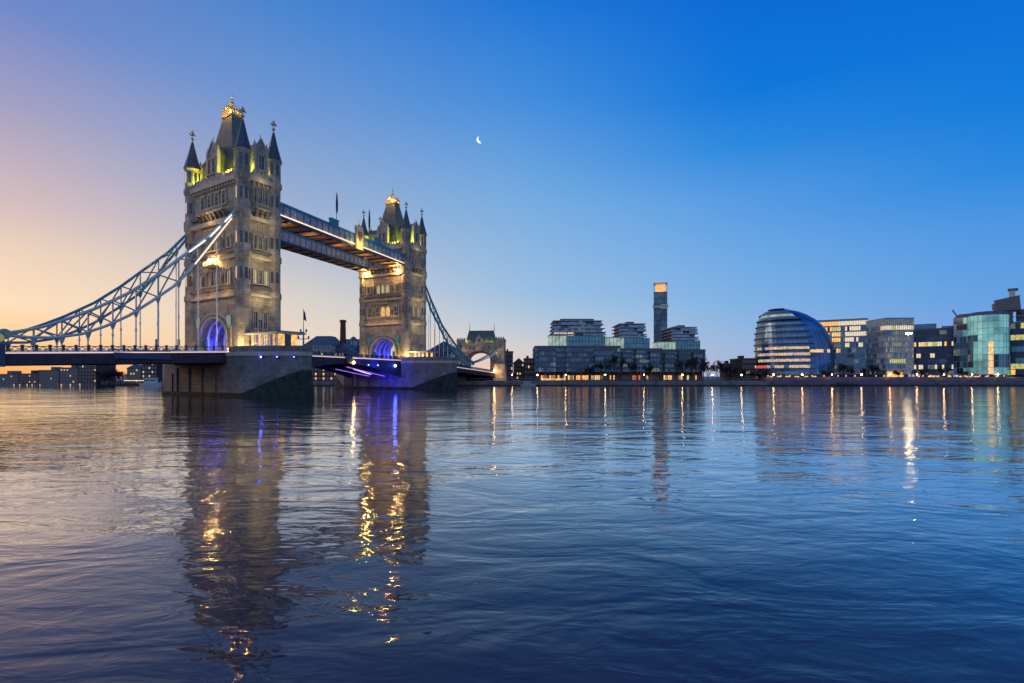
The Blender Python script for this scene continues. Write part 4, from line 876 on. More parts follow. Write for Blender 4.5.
# ---- round leaning hall of glass rings
def city_hall():
    th = math.atan((795-CX)/F); Dc = 280/math.cos(th); Zc_ = 280
    T = thing('round_hall', 'bulging leaning hall of blue glass rings on the river bank', 'building', (WX(795, Zc_), Zc_, GZ), -th)
    Z = 266
    Lf = [(304.6, 771), (307, 763.5), (313, 758.6), (320, 757), (330, 755.5), (340, 754.6), (350, 755), (360, 756), (371, 757.5), (378, 759)]
    Rt = [(304.6, 786), (307, 797), (312.5, 809), (318.7, 818), (327.4, 826), (338, 832), (350, 835), (361, 835.3), (371.4, 833.7), (378, 832)]
    nf = 11; y0, y1 = 374.5, 305.2; S = 48
    def ring(y, g=0):
        aa, ab = math.atan((bez(Lf, y)-CX)/F), math.atan((bez(Rt, y)-CX)/F)
        cx, hw = Dc*math.tan((aa+ab)/2-th), Dc*math.tan((ab-aa)/2)+g; hd = 15.5*min(1, hw/15)**.8+g
        lean = (y0-y)/(y0-y1)*3.0
        return [(cx+hw*math.cos(2*math.pi*i/S), lean+hd*math.sin(2*math.pi*i/S), WZ(y, Z)-GZ) for i in range(S)]
    ys = [y0+(y1-y0)*((k/nf)) for k in range(nf+1)]
    for k in range(nf):
        sub = [ys[k]+(ys[k+1]-ys[k])*j/2 for j in range(3)]; q = MB()
        for j in range(2):
            r0, r1 = ring(sub[j]), ring(sub[j+1])
            for i in range(S):
                i2 = (i+1) % S; an = (i+.5)/S*360; front = 180 < an < 360
                mt = 'glassblue'
                if front and an < 296:
                    mt = 'hallpale' if j == 0 else 'hallshell'
                    if j == 0:
                        if k in (1, 2, 3, 4) and 205 < an < 292 and (k in (2, 3) or rnd.random() < .9): mt = 'hallwarm' if an > 240 or rnd.random() < .4 else 'hallcream'
                        if k in (1, 2) and an < 235 and rnd.random() < .5: mt = 'red' if k == 1 else 'lime'
                    if k == 9 and j == 1 and 205 < an < 290: mt = 'glasspale'
                elif front:
                    mt = 'hallshell'
                    if k == 3 and an < 340 and j == 1 and rnd.random() < .6: mt = 'warm'
                q.add([r0[i], r0[i2], r1[i2], r1[i]], [(0, 1, 2, 3)], mt)
        q.obj('glazing', T)
        # ledge ring on the river side, fading out where the smooth shell begins
        q = MB(); yy = ys[k+1]; g = .8
        for i in range(S):
            an = (i+.5)/S*360
            if 300 < an or an < 60: continue
            i2 = (i+1) % S; zt_ = WZ(yy, Z)-GZ; o, n_ = ring(yy, g), ring(yy, -.3)
            f = lambda p, z_: (p[0], p[1], z_)
            q.hexa([f(n_[i], zt_-.18), f(n_[i2], zt_-.18), f(o[i2], zt_-.18), f(o[i], zt_-.18)], [f(n_[i], zt_+.18), f(n_[i2], zt_+.18), f(o[i2], zt_+.18), f(o[i], zt_+.18)], 'frame')
        q.obj('floor_ledge', T)
    q = MB()
    for i in range(0, S):
        an = (i)/S*360
        for k in range(nf):
            a_, b_ = ring(ys[k], .06)[i], ring(ys[k+1], .06)[i]
            if 180 <= an <= 302: q.bar(a_, b_, .07, .07, 'frame')
            elif an > 302 or an < 20:
                c_ = ring(ys[k+1], .06)[(i+1) % S]; q.bar(a_, b_, .05, .05, 'frame'); q.bar(a_, c_, .05, .05, 'frame')
    q.obj('mullions', T)
    rt = ring(y1); q = MB(); c = sum((Vector(p) for p in rt), Vector())/S; q.add([*rt, (c.x, c.y, c.z+1.0)], [(i, (i+1) % S, S) for i in range(S)], 'leadroof'); q.obj('roof', T)
    r0 = ring(y0+.5, -1.5); q = MB(); q.hexa([(p[0], p[1], 0) for p in r0], [(p[0], p[1], ring(y0)[0][2]+.05) for p in r0], 'frame'); q.obj('plinth', T)
    q = MB()
    for i in range(S):
        an = (i+.5)/S*360
        if 225 < an < 310 and i % 2 == 0:
            a_, b_ = ring(y0+.5, -1.4)[i], ring(y0+.5, -1.4)[(i+1) % S]; q.hexa([(a_[0], a_[1]-.1, .2), (b_[0], b_[1]-.1, .2), (b_[0], b_[1], .2), (a_[0], a_[1], .2)], [(a_[0], a_[1]-.1, 2.4), (b_[0], b_[1]-.1, 2.4), (b_[0], b_[1], 2.4), (a_[0], a_[1], 2.4)], 'amber')
    q.obj('entrance_glow', T)
    for x in (-9, 0, 9): light('entrance_light', (x, -17, 2), 70, (1, .55, .15), .4, T)
city_hall()

# ---- riverside offices
row = lambda d, base: (lambda f, i, n: d(f, i, n) or rnd.choices(list(base), list(base.values()))[0])
def pD(f, i, n):
    t = n
    if f == 9: return 'cream' if t > .42 else 'amber'
    if .16 < t < .50 and f in (4, 5, 6, 7, 8): return rnd.choice(['amber', 'warm', 'lime', 'dim', 'glassdark'] if f != 6 else ['amber', 'warm'])
    if .58 < t < (.9 if f != 7 else 1) and f in (5, 6, 7, 8) and rnd.random() < (.9 if f == 7 else .65): return 'cream'
    return None
block('office_building', 'blue glass office behind the round hall with several lit storeys', 817, 867.5, 290, 24, 320, 10, 1.0, row(pD, dict(glassblue=6, glassdark=2, dim=2, aptpale=2)), fr='framepale', base=3.2, group='riverside office buildings', span_h=.75)
def pE(f, i, n):
    if f == 8 and i > 16: return rnd.choice(['cream', 'lime', 'cream'])
    if f == 2 and i > 20 and .15 < n < .75: return 'lime'
    if f == 9: return 'dim'
    if f in (3, 4, 5, 6, 7) and i > 20: return rnd.choice(['aptpale', 'dim', 'dimwarm', 'dimwarm', 'dim'])
    return None
T, w, h = block('office_building', 'pale square glass office between two darker ones, roof frame on top', 885.5, 913.5, 262, 20, 318.5, 10, .95, row(pE, dict(aptpale=4, glassblue=3, dim=3, glassgrey=2)), fr='framepale', base=3.2, group='riverside office buildings', skew=-4, span_h=.7)
q = MB(); n = 5; q.box(-6, 1, -.6, .2, .5, 4.6, 'amber'); q.obj('entrance_glow', T); light('entrance_light', (2, -3, 2), 120, (1, .6, .2), .4, T)
def pF(f, i, n):
    if f in (5,): return rnd.choice(['lime', 'amber', 'cream', 'glassdark'])
    if f in (1, 3) and rnd.random() < .3: return 'cream'
    return None
T, w, h = block('office_building', 'dark low office with one bright lit storey next to the pale square one', 914, 954, 285, 26, 329, 8, 1.0, row(pF, dict(glassdark=10, aptglass2=3, dim=1, glassblue=1)), base=3.0, group='riverside office buildings', span_h=.8)
MB().box(-w/2, -w/2+9.5, 3, 20, h+.47, h+3.2, 'glassblue').obj('plant_room', T); MB().box(w/2-5, w/2, 3, 20, h+.47, h+1.6, 'glassblue').obj('plant_room', T)
cafe(T, w-2, 2.6, 1.2, ['amber', 'frame', 'warm', 'frame'])
# rounded green office
Zg = 262; cxp, x0, x1 = 981, 953, 1009.5
skG = -math.atan((cxp-CX)/F); cG, wG, _ = frame_px(x0, x1, Zg, skG)
T = thing('office_building', 'rounded green glass office on slim columns at the bend of the river walk', 'building', (cG.x, cG.y, GZ), skG, 'riverside office buildings')
wl, wr = -wG/2, wG/2
arcp = [(wl, 26), (wl, 8.0), (wl+5, 5.4)]+[(wl+5.5+(wr-wl-5.5)*(.5-.5*math.cos(math.pi*k/12)), 4.6-7.5*math.sin(math.pi*k/12)) for k in range(0, 13)]+[(wr, 26)]
def pG(f, i, n):
    t = n
    if f < 6 and .52 < t < .58: return 'cream'
    if f < 5 and .66 < t < .70: return 'warm'
    if t < .16: return rnd.choice(['glassteal', 'glassdark', 'dim', 'glassdark', 'aptpale'])
    if .16 < t < .40 and f in (1, 2, 3, 4, 5): return rnd.choice(['glassteal', 'glassdark', 'dim'])
    if t > .7 and f in (1, 2): return rnd.choice(['glassdark', 'glassteal'])
    return rnd.choice(['glassmint', 'glassmint', 'glassmint2'])
hG = WZ(315.5, cG.y)-GZ; curtain(T, arcp, 3.4, hG, 9, 1.5, pG, 'framepale', span_h=.16, proud=.12)
q = MB(); q.prism([(x+(.0), y+.4) for x, y in arcp], 3.3, hG-.1, 'concrete'); q.obj('core', T)
q = MB(); q.prism([(x*1.01, y-.5) for x, y in arcp], 2.9, 3.4, 'framepale'); q.obj('floor_slab', T)
q = MB(); q.hexa([(x, y, hG+.02) for x, y in arcp], [(x*.86+.5, y*.8+3, hG+2.0) for x, y in arcp], 'leadroof'); q.obj('roof', T)
for k in range(10): x = wl+2+(wr-wl-3)*k/9; MB().box(x-.14, x+.14, 1.6, 1.9, 0, 2.9, 'framepale').obj('column', T)
q = MB(); q.box(wl+2, wr-2, 5, 6, 0, 2.9, 'frame'); q.obj('lobby_wall', T); cafe(T, (wr-wl)*.8, 2.4, 4.95, ['warm', 'frame', 'cream', 'frame', 'amber'], 1.3, wl+2)
# right edge office and the tower behind
block('office_building', 'green-lit office at the right edge beyond the rounded one', 1010.5, 1052, 275, 24, 322, 9, 1.8, pk(lime=3, glassdark=5, glassteal=3, amber=.8, dim=2), base=3, group='riverside office buildings')
Zh = 330; T, w, h = block('hospital_tower', 'tall dark concrete tower with projecting top block behind the offices at right', 1001, 1013, Zh, 14, 311, 14, 3, pk(glassdark=4, framepale=2), fr='concrete', cat='tower block', mull=False)
X = lambda px: (px-1007)/F*Zh; Zz = lambda py: WZ(py, Zh)-GZ
MB().hexa([(X(999.5), -3, Zz(311)), (X(1017), -3, Zz(311)), (X(1017), 12, Zz(311)), (X(999.5), 12, Zz(311))], [(X(997.5), -3, Zz(300.5)), (X(1016), -3, Zz(297)), (X(1016), 12, Zz(297)), (X(997.5), 12, Zz(300.5))], 'frame').obj('head_block', T)
MB().hexa([(X(996), -2, Zz(308)), (X(1001), -2, Zz(311)), (X(1001), 10, Zz(311)), (X(996), 10, Zz(308))], [(X(996), -2, Zz(304)), (X(1001), -2, Zz(302)), (X(1001), 10, Zz(302)), (X(996), 10, Zz(304))], 'concrete').obj('side_pod', T)
MB().box(X(1008.5), X(1013), 0, 5, Zz(297.5), Zz(291), 'framepale').obj('rooftop_box', T); MB().box(X(1007.5), X(1015), -1, 6, Zz(291), Zz(289.5), 'frame').obj('rooftop_cap', T)
block('stepped_block', 'pale banded block leaning behind the tower at the right edge', 1016, 1046, 345, 20, 309, 12, 3, pk(warm=1, glassdark=3, glassgrey=2), fr='framepale', mull=False)
# floodlight mast
Zf = 252; T = thing('floodlight_mast', 'very tall mast with a bright floodlight head before the pale square office', 'floodlight', (WX(908.5, Zf), Zf, 3.5))
hf = WZ(334, Zf)-3.5; q = MB(); q.tube((0, 0, 0), (0, 0, hf), .22, 'framepale', .12); q.obj('pole', T)
q = MB(); q.box(-1.5, 1.5, -.3, .3, hf, hf+.4, 'frame'); q.obj('lamp_bar', T); q = MB()
for i in range(4): q.box(-1.3+i*.7, -1.3+i*.7+.45, -.42, -.31, hf+.05, hf+.4, 'flood')
q.obj('lamp_heads', T)
# rooftop crane
Zc = 300; T = thing('crane', 'small crane jib above the roof left of the rounded green office', 'crane', (WX(959, Zc), Zc, GZ))
q = MB(); q.bar((0, 0, 0), (0, 0, WZ(319, Zc)-GZ), .7, .7, 'iron'); q.obj('mast', T); q = MB(); q.bar((0, 0, WZ(319, Zc)-GZ), (WX(952.5, Zc)-WX(959, Zc), 0, WZ(310, Zc)-GZ), .4, .5, 'iron'); q.obj('jib', T)
# old brick block left of the hall, small tower between the trees
def oldhouse(name, label, x0, x1, Z, depth, yt, mt, nwx, nwy, roof='flat', ry=None, lit=.15, skew=0, group=None, cat='building', GZ=GZ):
    xa, xb = WX(x0, Z), WX(x1, Z); w = xb-xa; h = WZ(yt, Z)-GZ
    T = thing(name, label, cat, ((xa+xb)/2, Z, GZ), R(skew), group)
    q = MB(); q.box(-w/2, w/2, 0, depth, 0, h, mt); q.obj('wall', T)
    if roof == 'flat': q = MB(); q.box(-w/2-.2, w/2+.2, -.2, depth+.2, h, h+.5, 'leadroof'); q.box(-w*.3, -w*.1, depth*.3, depth*.6, h+.5, h+2, mt); q.obj('roof', T)
    elif roof == 'hip': q = MB(); q.frus((0, depth/2), w/2+.3, depth/2+.3, h, w*.3, depth*.12, WZ(ry, Z)-GZ, 'leadroof'); q.obj('roof', T)
    elif roof == 'gable': q = MB(); q.ext_y([(-w/2-.3, h), (w/2+.3, h), (0, WZ(ry, Z)-GZ)], -.3, depth, 'leadroof'); q.obj('roof', T)
    ww, wh = w/nwx*.45, h/nwy*.5; var = {}
    for l in ('pane', 'warm'):
        fr = MB(); fr.box(-ww/2-.12, ww/2+.12, -.16, 0, -.12, 0, 'render'); fr.box(-ww/2-.12, ww/2+.12, -.13, 0, wh, wh+.14, 'render'); fr.box(-ww/2-.1, -ww/2, -.12, 0, 0, wh, 'render'); fr.box(ww/2, ww/2+.1, -.12, 0, 0, wh, 'render'); fr.box(-.04, .04, -.08, -.05, 0, wh, 'render')
        pn = MB(); pn.box(-ww/2, ww/2, -.05, .0, 0, wh, l); var[l] = (fr.mesh('window'), pn.mesh('pane'))
    for i in range(nwx):
        for j in range(nwy):
            fr, pn = var['warm' if rnd.random() < lit else 'pane']; o = inst(fr, 'window', T, (-w/2+w*(i+.5)/nwx, 0, h*(j+.28)/nwy)); inst(pn, 'pane', o, (0, 0, 0))
    return T, w, h
oldhouse('brick_block', 'old dark brick block with chimneys between the bare trees and the round hall', 742, 757, 285, 16, 359, 'brickdark', 5, 4, lit=.2)
oldhouse('brick_block', 'small dark tower-like brick building rising out of the bare trees', 726.5, 737, 300, 10, 364, 'brickdark', 3, 3, lit=.1)
oldhouse('brick_block', 'low dark block glimpsed between the old brick block and the round hall', 752, 764, 300, 12, 367, 'brickdark', 4, 3, lit=.3)
# east of the gatehouse and behind the bascules
oldhouse('warehouse', 'dark red warehouse just right of the gatehouse', 505, 513, 290, 20, 352, 'brickdark', 3, 6, lit=.15)
oldhouse('warehouse', 'low red brick building left of the apartment blocks', 513.5, 524, 300, 20, 363, 'brickred', 4, 4, lit=.3, roof='gable', ry=358)
oldhouse('warehouse', 'red brick building touching the first apartment block', 524.5, 536, 288, 20, 359, 'brickred', 4, 4, lit=.15)
oldhouse('warehouse', 'dark gabled warehouse between the farther tower and the gatehouse', 426, 462, 300, 24, 352, 'brickdark', 8, 5, roof='gable', ry=341, lit=.12)
oldhouse('warehouse', 'pale rendered warehouse with dark hipped roof beyond the lowered bridge deck', 304, 330, 262, 26, 345, 'render', 8, 6, roof='hip', ry=334.5, lit=.08)
oldhouse('warehouse', 'dark blue-roofed brewery range behind the tall chimney', 331, 364, 285, 22, 347, 'brickdark', 8, 5, roof='hip', ry=338, lit=.1)
oldhouse('warehouse', 'buff gabled brewery front below the tall chimney', 334, 352, 270, 12, 352, 'brickbuff', 5, 5, roof='gable', ry=343, lit=.3)
oldhouse('warehouse', 'low brick wharf building under the middle of the bridge deck', 310, 345, 254, 6, 363, 'brickred', 9, 4, lit=.25)
Zk = 274; T = thing('chimney', 'tall round brick chimney rising behind the lowered bridge deck', 'chimney', (WX(343, Zk), Zk, GZ))
hk = WZ(320, Zk)-GZ; q = MB(); q.lathe([(1.9, 0), (1.75, hk*.4), (1.35, hk-1.4), (1.7, hk-1.2), (1.7, hk-.3), (1.4, hk)], (0, 0, 0), 'brickred', 12); q.obj('stack', T); MB().lathe([(1.75, hk-1.15), (1.8, hk-.8)], (0, 0, 0), 'darkstone', 12).obj('collar', T)
T = thing('cupola', 'small domed lantern on the brewery roof', 'cupola', (WX(353.5, 284), 284, 0)); zk = WZ(345, 284)
q = MB(); q.lathe([(2, zk-2), (2, zk), (1.6, zk)], (0, 0, 0), 'blue', 8); q.obj('drum', T)
for i in range(6): a_ = math.pi/3*i; MB().box(1.4*math.cos(a_)-.12, 1.4*math.cos(a_)+.12, 1.4*math.sin(a_)-.12, 1.4*math.sin(a_)+.12, zk, zk+2.6, 'white').obj('post', T)
q = MB(); q.lathe([(1.8, zk+2.6), (1.6, zk+3.5), (.9, zk+4.3), (.1, zk+4.6), (.05, zk+5.8)], (0, 0, 0), 'leadroof', 10); q.obj('dome', T)

# gatehouse (abutment tower)
def gatehouse():
    Z = 276; X = lambda px: (px-481)/F*Z; T = thing('gatehouse', 'stone gatehouse with steep green-lit roof and wide arch at the far bridge end', 'gatehouse', (WX(481, Z), Z, GZ), R(-4))
    z = lambda py: WZ(py, Z)-GZ; dk = z(371)
    hw = (X(493.5)-X(468))/2; aw = (X(490)-X(468.5))/2; cx = X(479.5)
    arc = [(cx-aw, dk), (cx-aw, z(360))]+[(cx-aw*math.cos(math.pi*i/12), z(360)+(z(352.5)-z(360))*math.sin(math.pi*i/12)) for i in range(1, 12)]+[(cx+aw, z(360)), (cx+aw, dk)]
    q = MB(); q.ext_y([(X(464), 0), (X(464), dk-.02), *arc, (X(496.5), dk-.02), (X(496.5), 0), (X(496.5), z(343)), (X(464), z(343))][1:-2]+[(X(496.5), z(343)), (X(464), z(343))], 0, 8, 'stone')
    q.box(X(464), X(496.5), .5, 7.5, 0, dk-.05, 'brickdark'); q.obj('wall', T)
    q = MB(); pts = [(cx+(x-cx)*1.1, zz+.5) for x, zz in arc]
    for (x0, z0), (x1, z1) in zip(pts, pts[1:]): q.bar((x0, -.25, z0), (x1, -.25, z1), .5, .8, 'redpaint')
    q.obj('arch_moulding', T)
    for a_, b_, yt, nm in ((457, 465.5, 339.5, 0), (496, 504.5, 338.5, 1)):
        q = MB(); q.box(X(a_), X(b_), -1, 8.5, 0, z(yt), 'stone'); q.box(X(a_)-.3, X(b_)+.3, -1.3, 8.8, z(yt)-1.2, z(yt)-.6, 'trim'); q.box(X(a_)-.25, X(b_)+.25, -1.25, 8.75, z(yt)-6.3, z(yt)-5.8, 'trim')
        for i in range(4): x = X(a_)+.1+i*(X(b_)-X(a_)-.9)/3; q.box(x, x+.65, -1.1, -.6, z(yt), z(yt)+.8, 'trim')
        tw = q.obj('side_turret', T)
        for j in range(3): fm, pm = gwin(1.0, 2.0, 'pane'); o = inst(fm, 'window', tw, ((X(a_)+X(b_))/2, -1.0, z(yt)-5-j*5)); inst(pm, 'pane', o, (0, 0, 0))
    q = MB(); q.frus(((X(465)+X(496))/2, 4), (X(496)-X(465))/2, 3.6, z(343), (X(493.5)-X(468.5))/2, .5, z(330), 'slate'); q.obj('roof', T)
    for px in (468.5, 493.5): q = MB(); q.tube((X(px), 4, z(330.5)), (X(px), 4, z(322.5)), .22, 'iron', .04); q.obj('finial', T)
    q = MB(); q.ext_y([(X(475.5), z(344)), (X(482.5), z(344)), (X(482.5), z(339)), (X(479), z(334.5)), (X(475.5), z(339))], -.4, .5, 'trim'); g = q.obj('gable', T)
    fm, pm = gwin(1.0, 1.6, 'pane'); o = inst(fm, 'window', g, (X(479), -.4, z(342))); inst(pm, 'pane', o, (0, 0, 0))
    q = MB(); n = 14
    for i in range(n): x = X(465.5)+i*(X(496)-X(465.5)-.8)/(n-1); q.box(x, x+.7, -.3, .1, z(343), z(341.8), 'trim')
    q.obj('battlement', T)
    for px in (470, 474, 484, 489): fm, pm = gwin(.9, 1.7, 'pane'); o = inst(fm, 'window', T, (X(px), 0, z(349.5) if 471 < px < 488 else z(349))); inst(pm, 'pane', o, (0, 0, 0))
    q = MB(); q.hexa([(X(494), -5, 0), (X(507), -3.5, 0), (X(507), 7, 0), (X(494), 7, 0)], [(X(495), -4.6, z(364)), (X(505.5), -3.4, z(364)), (X(505.5), 6, z(364)), (X(495), 6, z(364))], 'stone'); q.obj('buttress', T)
    for px, p in ((467, 200), (486, 150), (491.5, 150)): light('roof_lamp', (X(px), 0.0, z(341.5)), p, (.85, .95, .12), .3, T)
    for px, y in ((466, 350), (476, 347), (500, 352)): light('flood_lamp', (X(px), -3, z(y)), 110, (1, .7, .35), .3, T)
    light('flood_lamp', (X(500), -8, z(371)), 900, (1, .62, .2), .4, T); light('arch_lamp', (cx, 3, dk+2), 200, (.8, .4, .7), .4, T)
    q = MB(); q.ball((X(495.5), -6.2, z(371)), .5, 'lampwarm'); q.obj('lamp', T)
gatehouse()
for px, yt, Z, lb in ((428.4, 314, 240, 'thin bare mast beside the farther tower, taller one'), (434.5, 329, 240, 'thin bare mast beside the farther tower, shorter one')):
    T = thing('mast', lb, 'mast', (WX(px, Z), Z, -1), 0, 'thin masts behind the far side span'); q = MB(); q.tube((0, 0, 0), (0, 0, WZ(yt, Z)+1), .16, 'framepale', .08); q.obj('pole', T); q = MB(); q.box(-.5, .5, -.05, .05, (WZ(yt, Z)+1)*.9, (WZ(yt, Z)+1)*.9+.1, 'framepale'); q.obj('crosstree', T)

# ------------------------------------------------------------------ distant north-east bank under the side span
oldhouse('warehouse', 'long low buff block at the left edge under the side span', -8, 18, 243.6, 16, 375, 'brickbuff', 10, 4, lit=.12, GZ=-.3)
oldhouse('warehouse', 'low dark red block right of the buff one under the side span', 18.6, 38.5, 244, 14, 374.5, 'brickred', 8, 4, lit=.12, GZ=-.3)
oldhouse('warehouse', 'taller plain buff block under the side span', 39, 59, 243.6, 14, 371, 'brickbuff', 9, 5, lit=.1, GZ=-.3)
oldhouse('apartment_building', 'stepped brick flats with lit balconies under the side span', 60, 78, 243.6, 14, 368.5, 'brickbuff', 6, 6, lit=.2, GZ=-.3)
oldhouse('apartment_building', 'tallest brown brick flats under the side span', 78.5, 96.5, 244, 12, 364.8, 'brickred', 6, 6, lit=.15, GZ=-.3)
oldhouse('apartment_building', 'flats with gabled roof line next to the trees under the side span', 127, 141, 244.5, 14, 368.5, 'brickbuff', 5, 5, roof='gable', ry=364.5, lit=.2, GZ=-.3)
oldhouse('apartment_building', 'dark tower-like block beside the near pier under the side span', 142, 157, 244.8, 12, 362, 'brickdark', 5, 6, lit=.1, GZ=-.3)
T = thing('quay_glow', 'brightly lit landing stage beside the moored white boat', 'landing stage', (WX(135, 241), 241, 0)); q = MB(); q.box(-7, 6, 0, 2, .2, 1.1, 'girder'); q.obj('pontoon', T)
q = MB(); q.box(-6, 5, .3, 1.7, 2.6, 2.75, 'framepale'); 
for x in (-5.8, -2, 1.5, 4.8): q.box(x-.08, x+.08, .4, .56, 1.1, 2.6, 'framepale')
q.obj('canopy', T); q = MB(); q.box(-5.5, 4.5, .5, .6, 2.3, 2.55, 'stripgold'); q.obj('light_strip', T)
def boat(label, px, Z, ln, h, mt, group=None):
    T = thing('boat', label, 'boat', (WX(px, Z), Z, 0), R(6), group); q = MB()
    q.hexa([(-ln*.45, -1, -.3), (ln*.36, -1, -.3), (ln*.47, 0, -.3), (ln*.36, 1, -.3), (-ln*.45, 1, -.3)], [(-ln*.5, -1.5, h*.35), (ln*.38, -1.5, h*.38), (ln*.54, 0, h*.46), (ln*.38, 1.5, h*.38), (-ln*.5, 1.5, h*.35)], mt); q.obj('hull', T)
    q = MB(); q.box(-ln*.3, ln*.2, -1, 1, h*.36, h*.8, 'boatwhite' if mt != 'iron' else 'iron'); q.box(-ln*.34, ln*.24, -1.15, 1.15, h*.8, h*.87, 'boatwhite' if mt != 'iron' else 'iron'); c = q.obj('cabin', T)
    q = MB(); 
    for i in range(5): x = -ln*.28+i*ln*.1; q.box(x, x+ln*.07, -1.05, -1.01, h*.5, h*.7, 'pane')
    q.obj('window', c); q = MB(); q.tube((0, 0, h*.87), (0, 0, h*1.5), .06, 'iron'); q.obj('mast', T)
boat('white passenger boat moored beside the near pier', 152, 238, 10, 4.2, 'boatwhite'); boat('small dark boat out on the water under the side span', 107, 232, 6, 1.9, 'iron')

# ------------------------------------------------------------------ bare trees
def bare_tree(label, px, Z, yt, sd, width=1.0, name='bare_tree', base=None):
    r_ = random.Random(sd); bz = GZ if base is None else base; H = WZ(yt, Z)-bz; T = thing(name, label, 'tree', (WX(px, Z), Z, bz), r_.random()*6, 'bare winter trees on the far bank')
    tr = MB(); cr = MB()
    tr.tube((0, 0, 0), (0, 0, H*.2), .25, 'bark', .18, 6)
    def grow(p, d_, ln, rad, lv):
        q_ = p+d_*ln; rad = max(rad, .035); (tr if lv == 0 else cr).tube(p, q_, rad, 'bark', rad*.7, 4 if lv < 2 else 3)
        if lv >= 6: return
        for _ in range(3):
            st = p+(q_-p)*r_.choice((.35, .7, 1, 1))
            nd = (d_+Vector((r_.uniform(-1, 1)*width, r_.uniform(-1, 1)*width, r_.uniform(-.1, .75)))*.5).normalized()
            grow(st, nd, ln*r_.uniform(.62, .85), rad*.6, lv+1)
    for i in range(3):
        a_ = i*2.1+r_.random(); grow(Vector((0, 0, H*.19)), Vector((math.cos(a_)*.5*width, math.sin(a_)*.5*width, 1)).normalized(), H*.215, .14, 0)
    tr.obj('trunk', T); cr.obj('crown', T)
    return T
tl = [(602, 258, 357, 'bare tree before the right end of the first apartment block'), (615, 262, 350, 'tall bare tree between the first and middle apartment blocks'), (632, 258, 360, 'small bare tree before the middle apartment block'),
      (684, 258, 356, 'bare tree before the third apartment block'), (697, 260, 353, 'bare tree at the right corner of the third apartment block'), (708, 270, 360, 'bare tree just clear of the apartment blocks'),
      (717, 266, 358, 'tallest of the bare trees in the gap left of the small brick tower'), (725, 272, 363, 'bare tree at the foot of the small brick tower'), (735, 264, 366, 'bare tree right of the small brick tower'), (744, 262, 368, 'low bare tree before the old brick block'),
      (752, 258, 370, 'lowest bare tree beside the round hall'), (842, 258, 361, 'bare tree before the office behind the round hall'), (850, 262, 366, 'small bare tree left of the pale square office'), (874, 260, 362, 'bare tree in the dark gap between two offices'), (898, 256, 368, 'small bare tree before the pale square office'), (514, 262, 372, 'small bare tree near the gatehouse')]
for i, (px, Z, yt, lb) in enumerate(tl): bare_tree(lb, px, Z, yt, 50+i)
T = bare_tree('bare tree rising among the flats under the side span', 105, 244.2, 367.5, 90, 1.3, base=-.2); T['group'] = 'trees under the side span'
T = bare_tree('second bare tree beside the flats under the side span', 113, 244.2, 366.5, 91, 1.3, base=-.2); T['group'] = 'trees under the side span'
T = bare_tree('bare tree left of the gabled flats under the side span', 121, 244.2, 368.0, 92, 1.3, base=-.2); T['group'] = 'trees under the side span'
# small green-lit conifer by the green office
Z = 252; T = thing('conifer', 'small cone-shaped tree lit bright green at the right edge', 'tree', (WX(1009, Z), Z, 4.0)); q = MB(); q.tube((0, 0, 0), (0, 0, .8), .12, 'bark'); q.obj('trunk', T)
q = MB(); r_ = random.Random(4)
for i in range(420):
    t_ = r_.random()**.7; a_ = r_.random()*6.283; rr = (1-t_)*1.25*r_.uniform(.5, 1); p = Vector((rr*math.cos(a_), rr*math.sin(a_), .5+t_*3.9)); e = .22
    v_ = [p+Vector((r_.uniform(-e, e), r_.uniform(-e, e), r_.uniform(-e, e))) for _ in range(3)]; q.add(v_, [(0, 1, 2)], 'leaf')
q.obj('crown', T); light('tree_lamp', (-.3, -2.0, .6), 260, (.35, 1, .05), .2, T); light('tree_lamp', (.8, -1.8, 2.2), 160, (.35, 1, .05), .2, T)

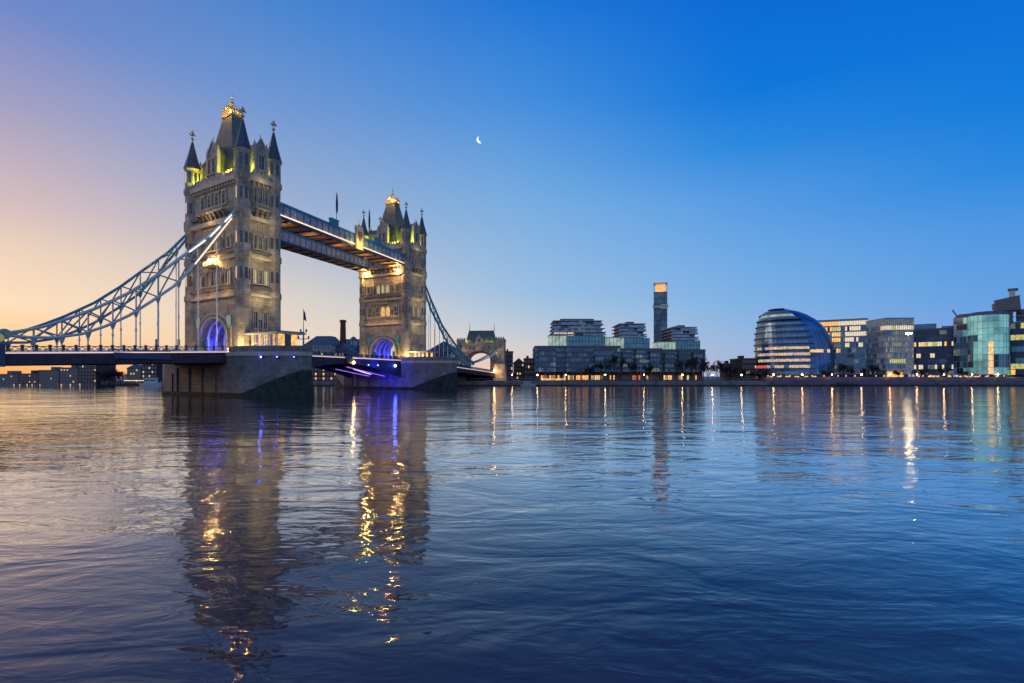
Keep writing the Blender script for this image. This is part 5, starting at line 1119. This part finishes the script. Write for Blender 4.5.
bm_ = MB(); bm_.lathe([(.1, 0), (.1, .8)], (0, 0, 0), 'iron', 6); bm_ = bm_.mesh('post'); bh_ = MB(); bh_.lathe([(.13, .8), (.13, 1.0), (.05, 1.08)], (0, 0, 0), 'stripgold', 6); bh_ = bh_.mesh('light_head')
spots = [(v, ZB+7.6, 'before the round hall') for v in (768, 781, 790, 812, 824)]+[(v, ZB+7.6, 'before the blue glass office') for v in (838, 846, 855)]+[(v, ZB+7.6, 'before the pale square office') for v in (876, 884, 897, 903)]+[(v, ZB+7.6, 'before the dark office') for v in (923, 931, 949)]+[(v, ZB+7.6, 'before the rounded green office') for v in (957, 965, 980, 988, 1004)]
for i, (px, y, wh) in enumerate(spots):
    T = thing('bollard_light', 'low bollard light on the terrace '+wh, 'bollard light', (WX(px, y), y, 4.08 if y < ZB+7.2 else 2.2), 0, 'bollard lights along the terrace '+wh)
    T.scale = (1.2, 1.2, 2.6); inst(bm_, 'post', T, (0, 0, 0)); inst(bh_, 'light_head', T, (0, 0, 0))
for px, yt, Z, sd, lb in ((924, 367, 256, 71, 'small bare tree before the left side of the dark office'), (944, 365, 256, 72, 'small bare tree before the right side of the dark office'), (964, 368, 256, 73, 'low bare tree before the rounded green office'), (866, 366, 256, 74, 'bare tree between the blue glass office and the pale square office'), (826, 368, 254, 75, 'low bare tree at the right foot of the round hall'), (766, 369, 252.5, 76, 'low bare tree at the left foot of the round hall'), (648, 362, 259, 77, 'bare tree below the slim tower block'), (590, 363, 259, 78, 'bare tree before the first apartment block, left of the taller ones')):
    bare_tree(lb, px, Z, yt, sd, base=2.2)
boat('low dark workboat moored below the blue glass office', 846, 243.5, 13, 1.7, 'iron'); boat('small white launch moored under the quay right of the gatehouse', 528, 243, 7, 2.2, 'boatwhite')

# ------------------------------------------------------------------ moon
D = 4000; cxm, czm = WX(480.4, D), WZ(139.7, D); r0 = 3.7/F*D; q = MB(); n = 14; vs = []
for j in range(n+1):
    la = -math.pi/2+math.pi*j/n
    for i in range(5): lo_ = R(122)+R(58)*i/4; vs.append((r0*math.cos(la)*math.cos(lo_), -r0*math.cos(la)*math.sin(lo_), r0*math.sin(la)))
fs = [(j*5+i, j*5+i+1, (j+1)*5+i+1, (j+1)*5+i) for j in range(n) for i in range(4)]
m_ = q.add(vs, fs, 'moon').obj('moon', None, (cxm, D, czm)); m_.rotation_euler = (0, R(-20), 0); tag(m_, 'thin white crescent moon in the blue sky', 'moon')
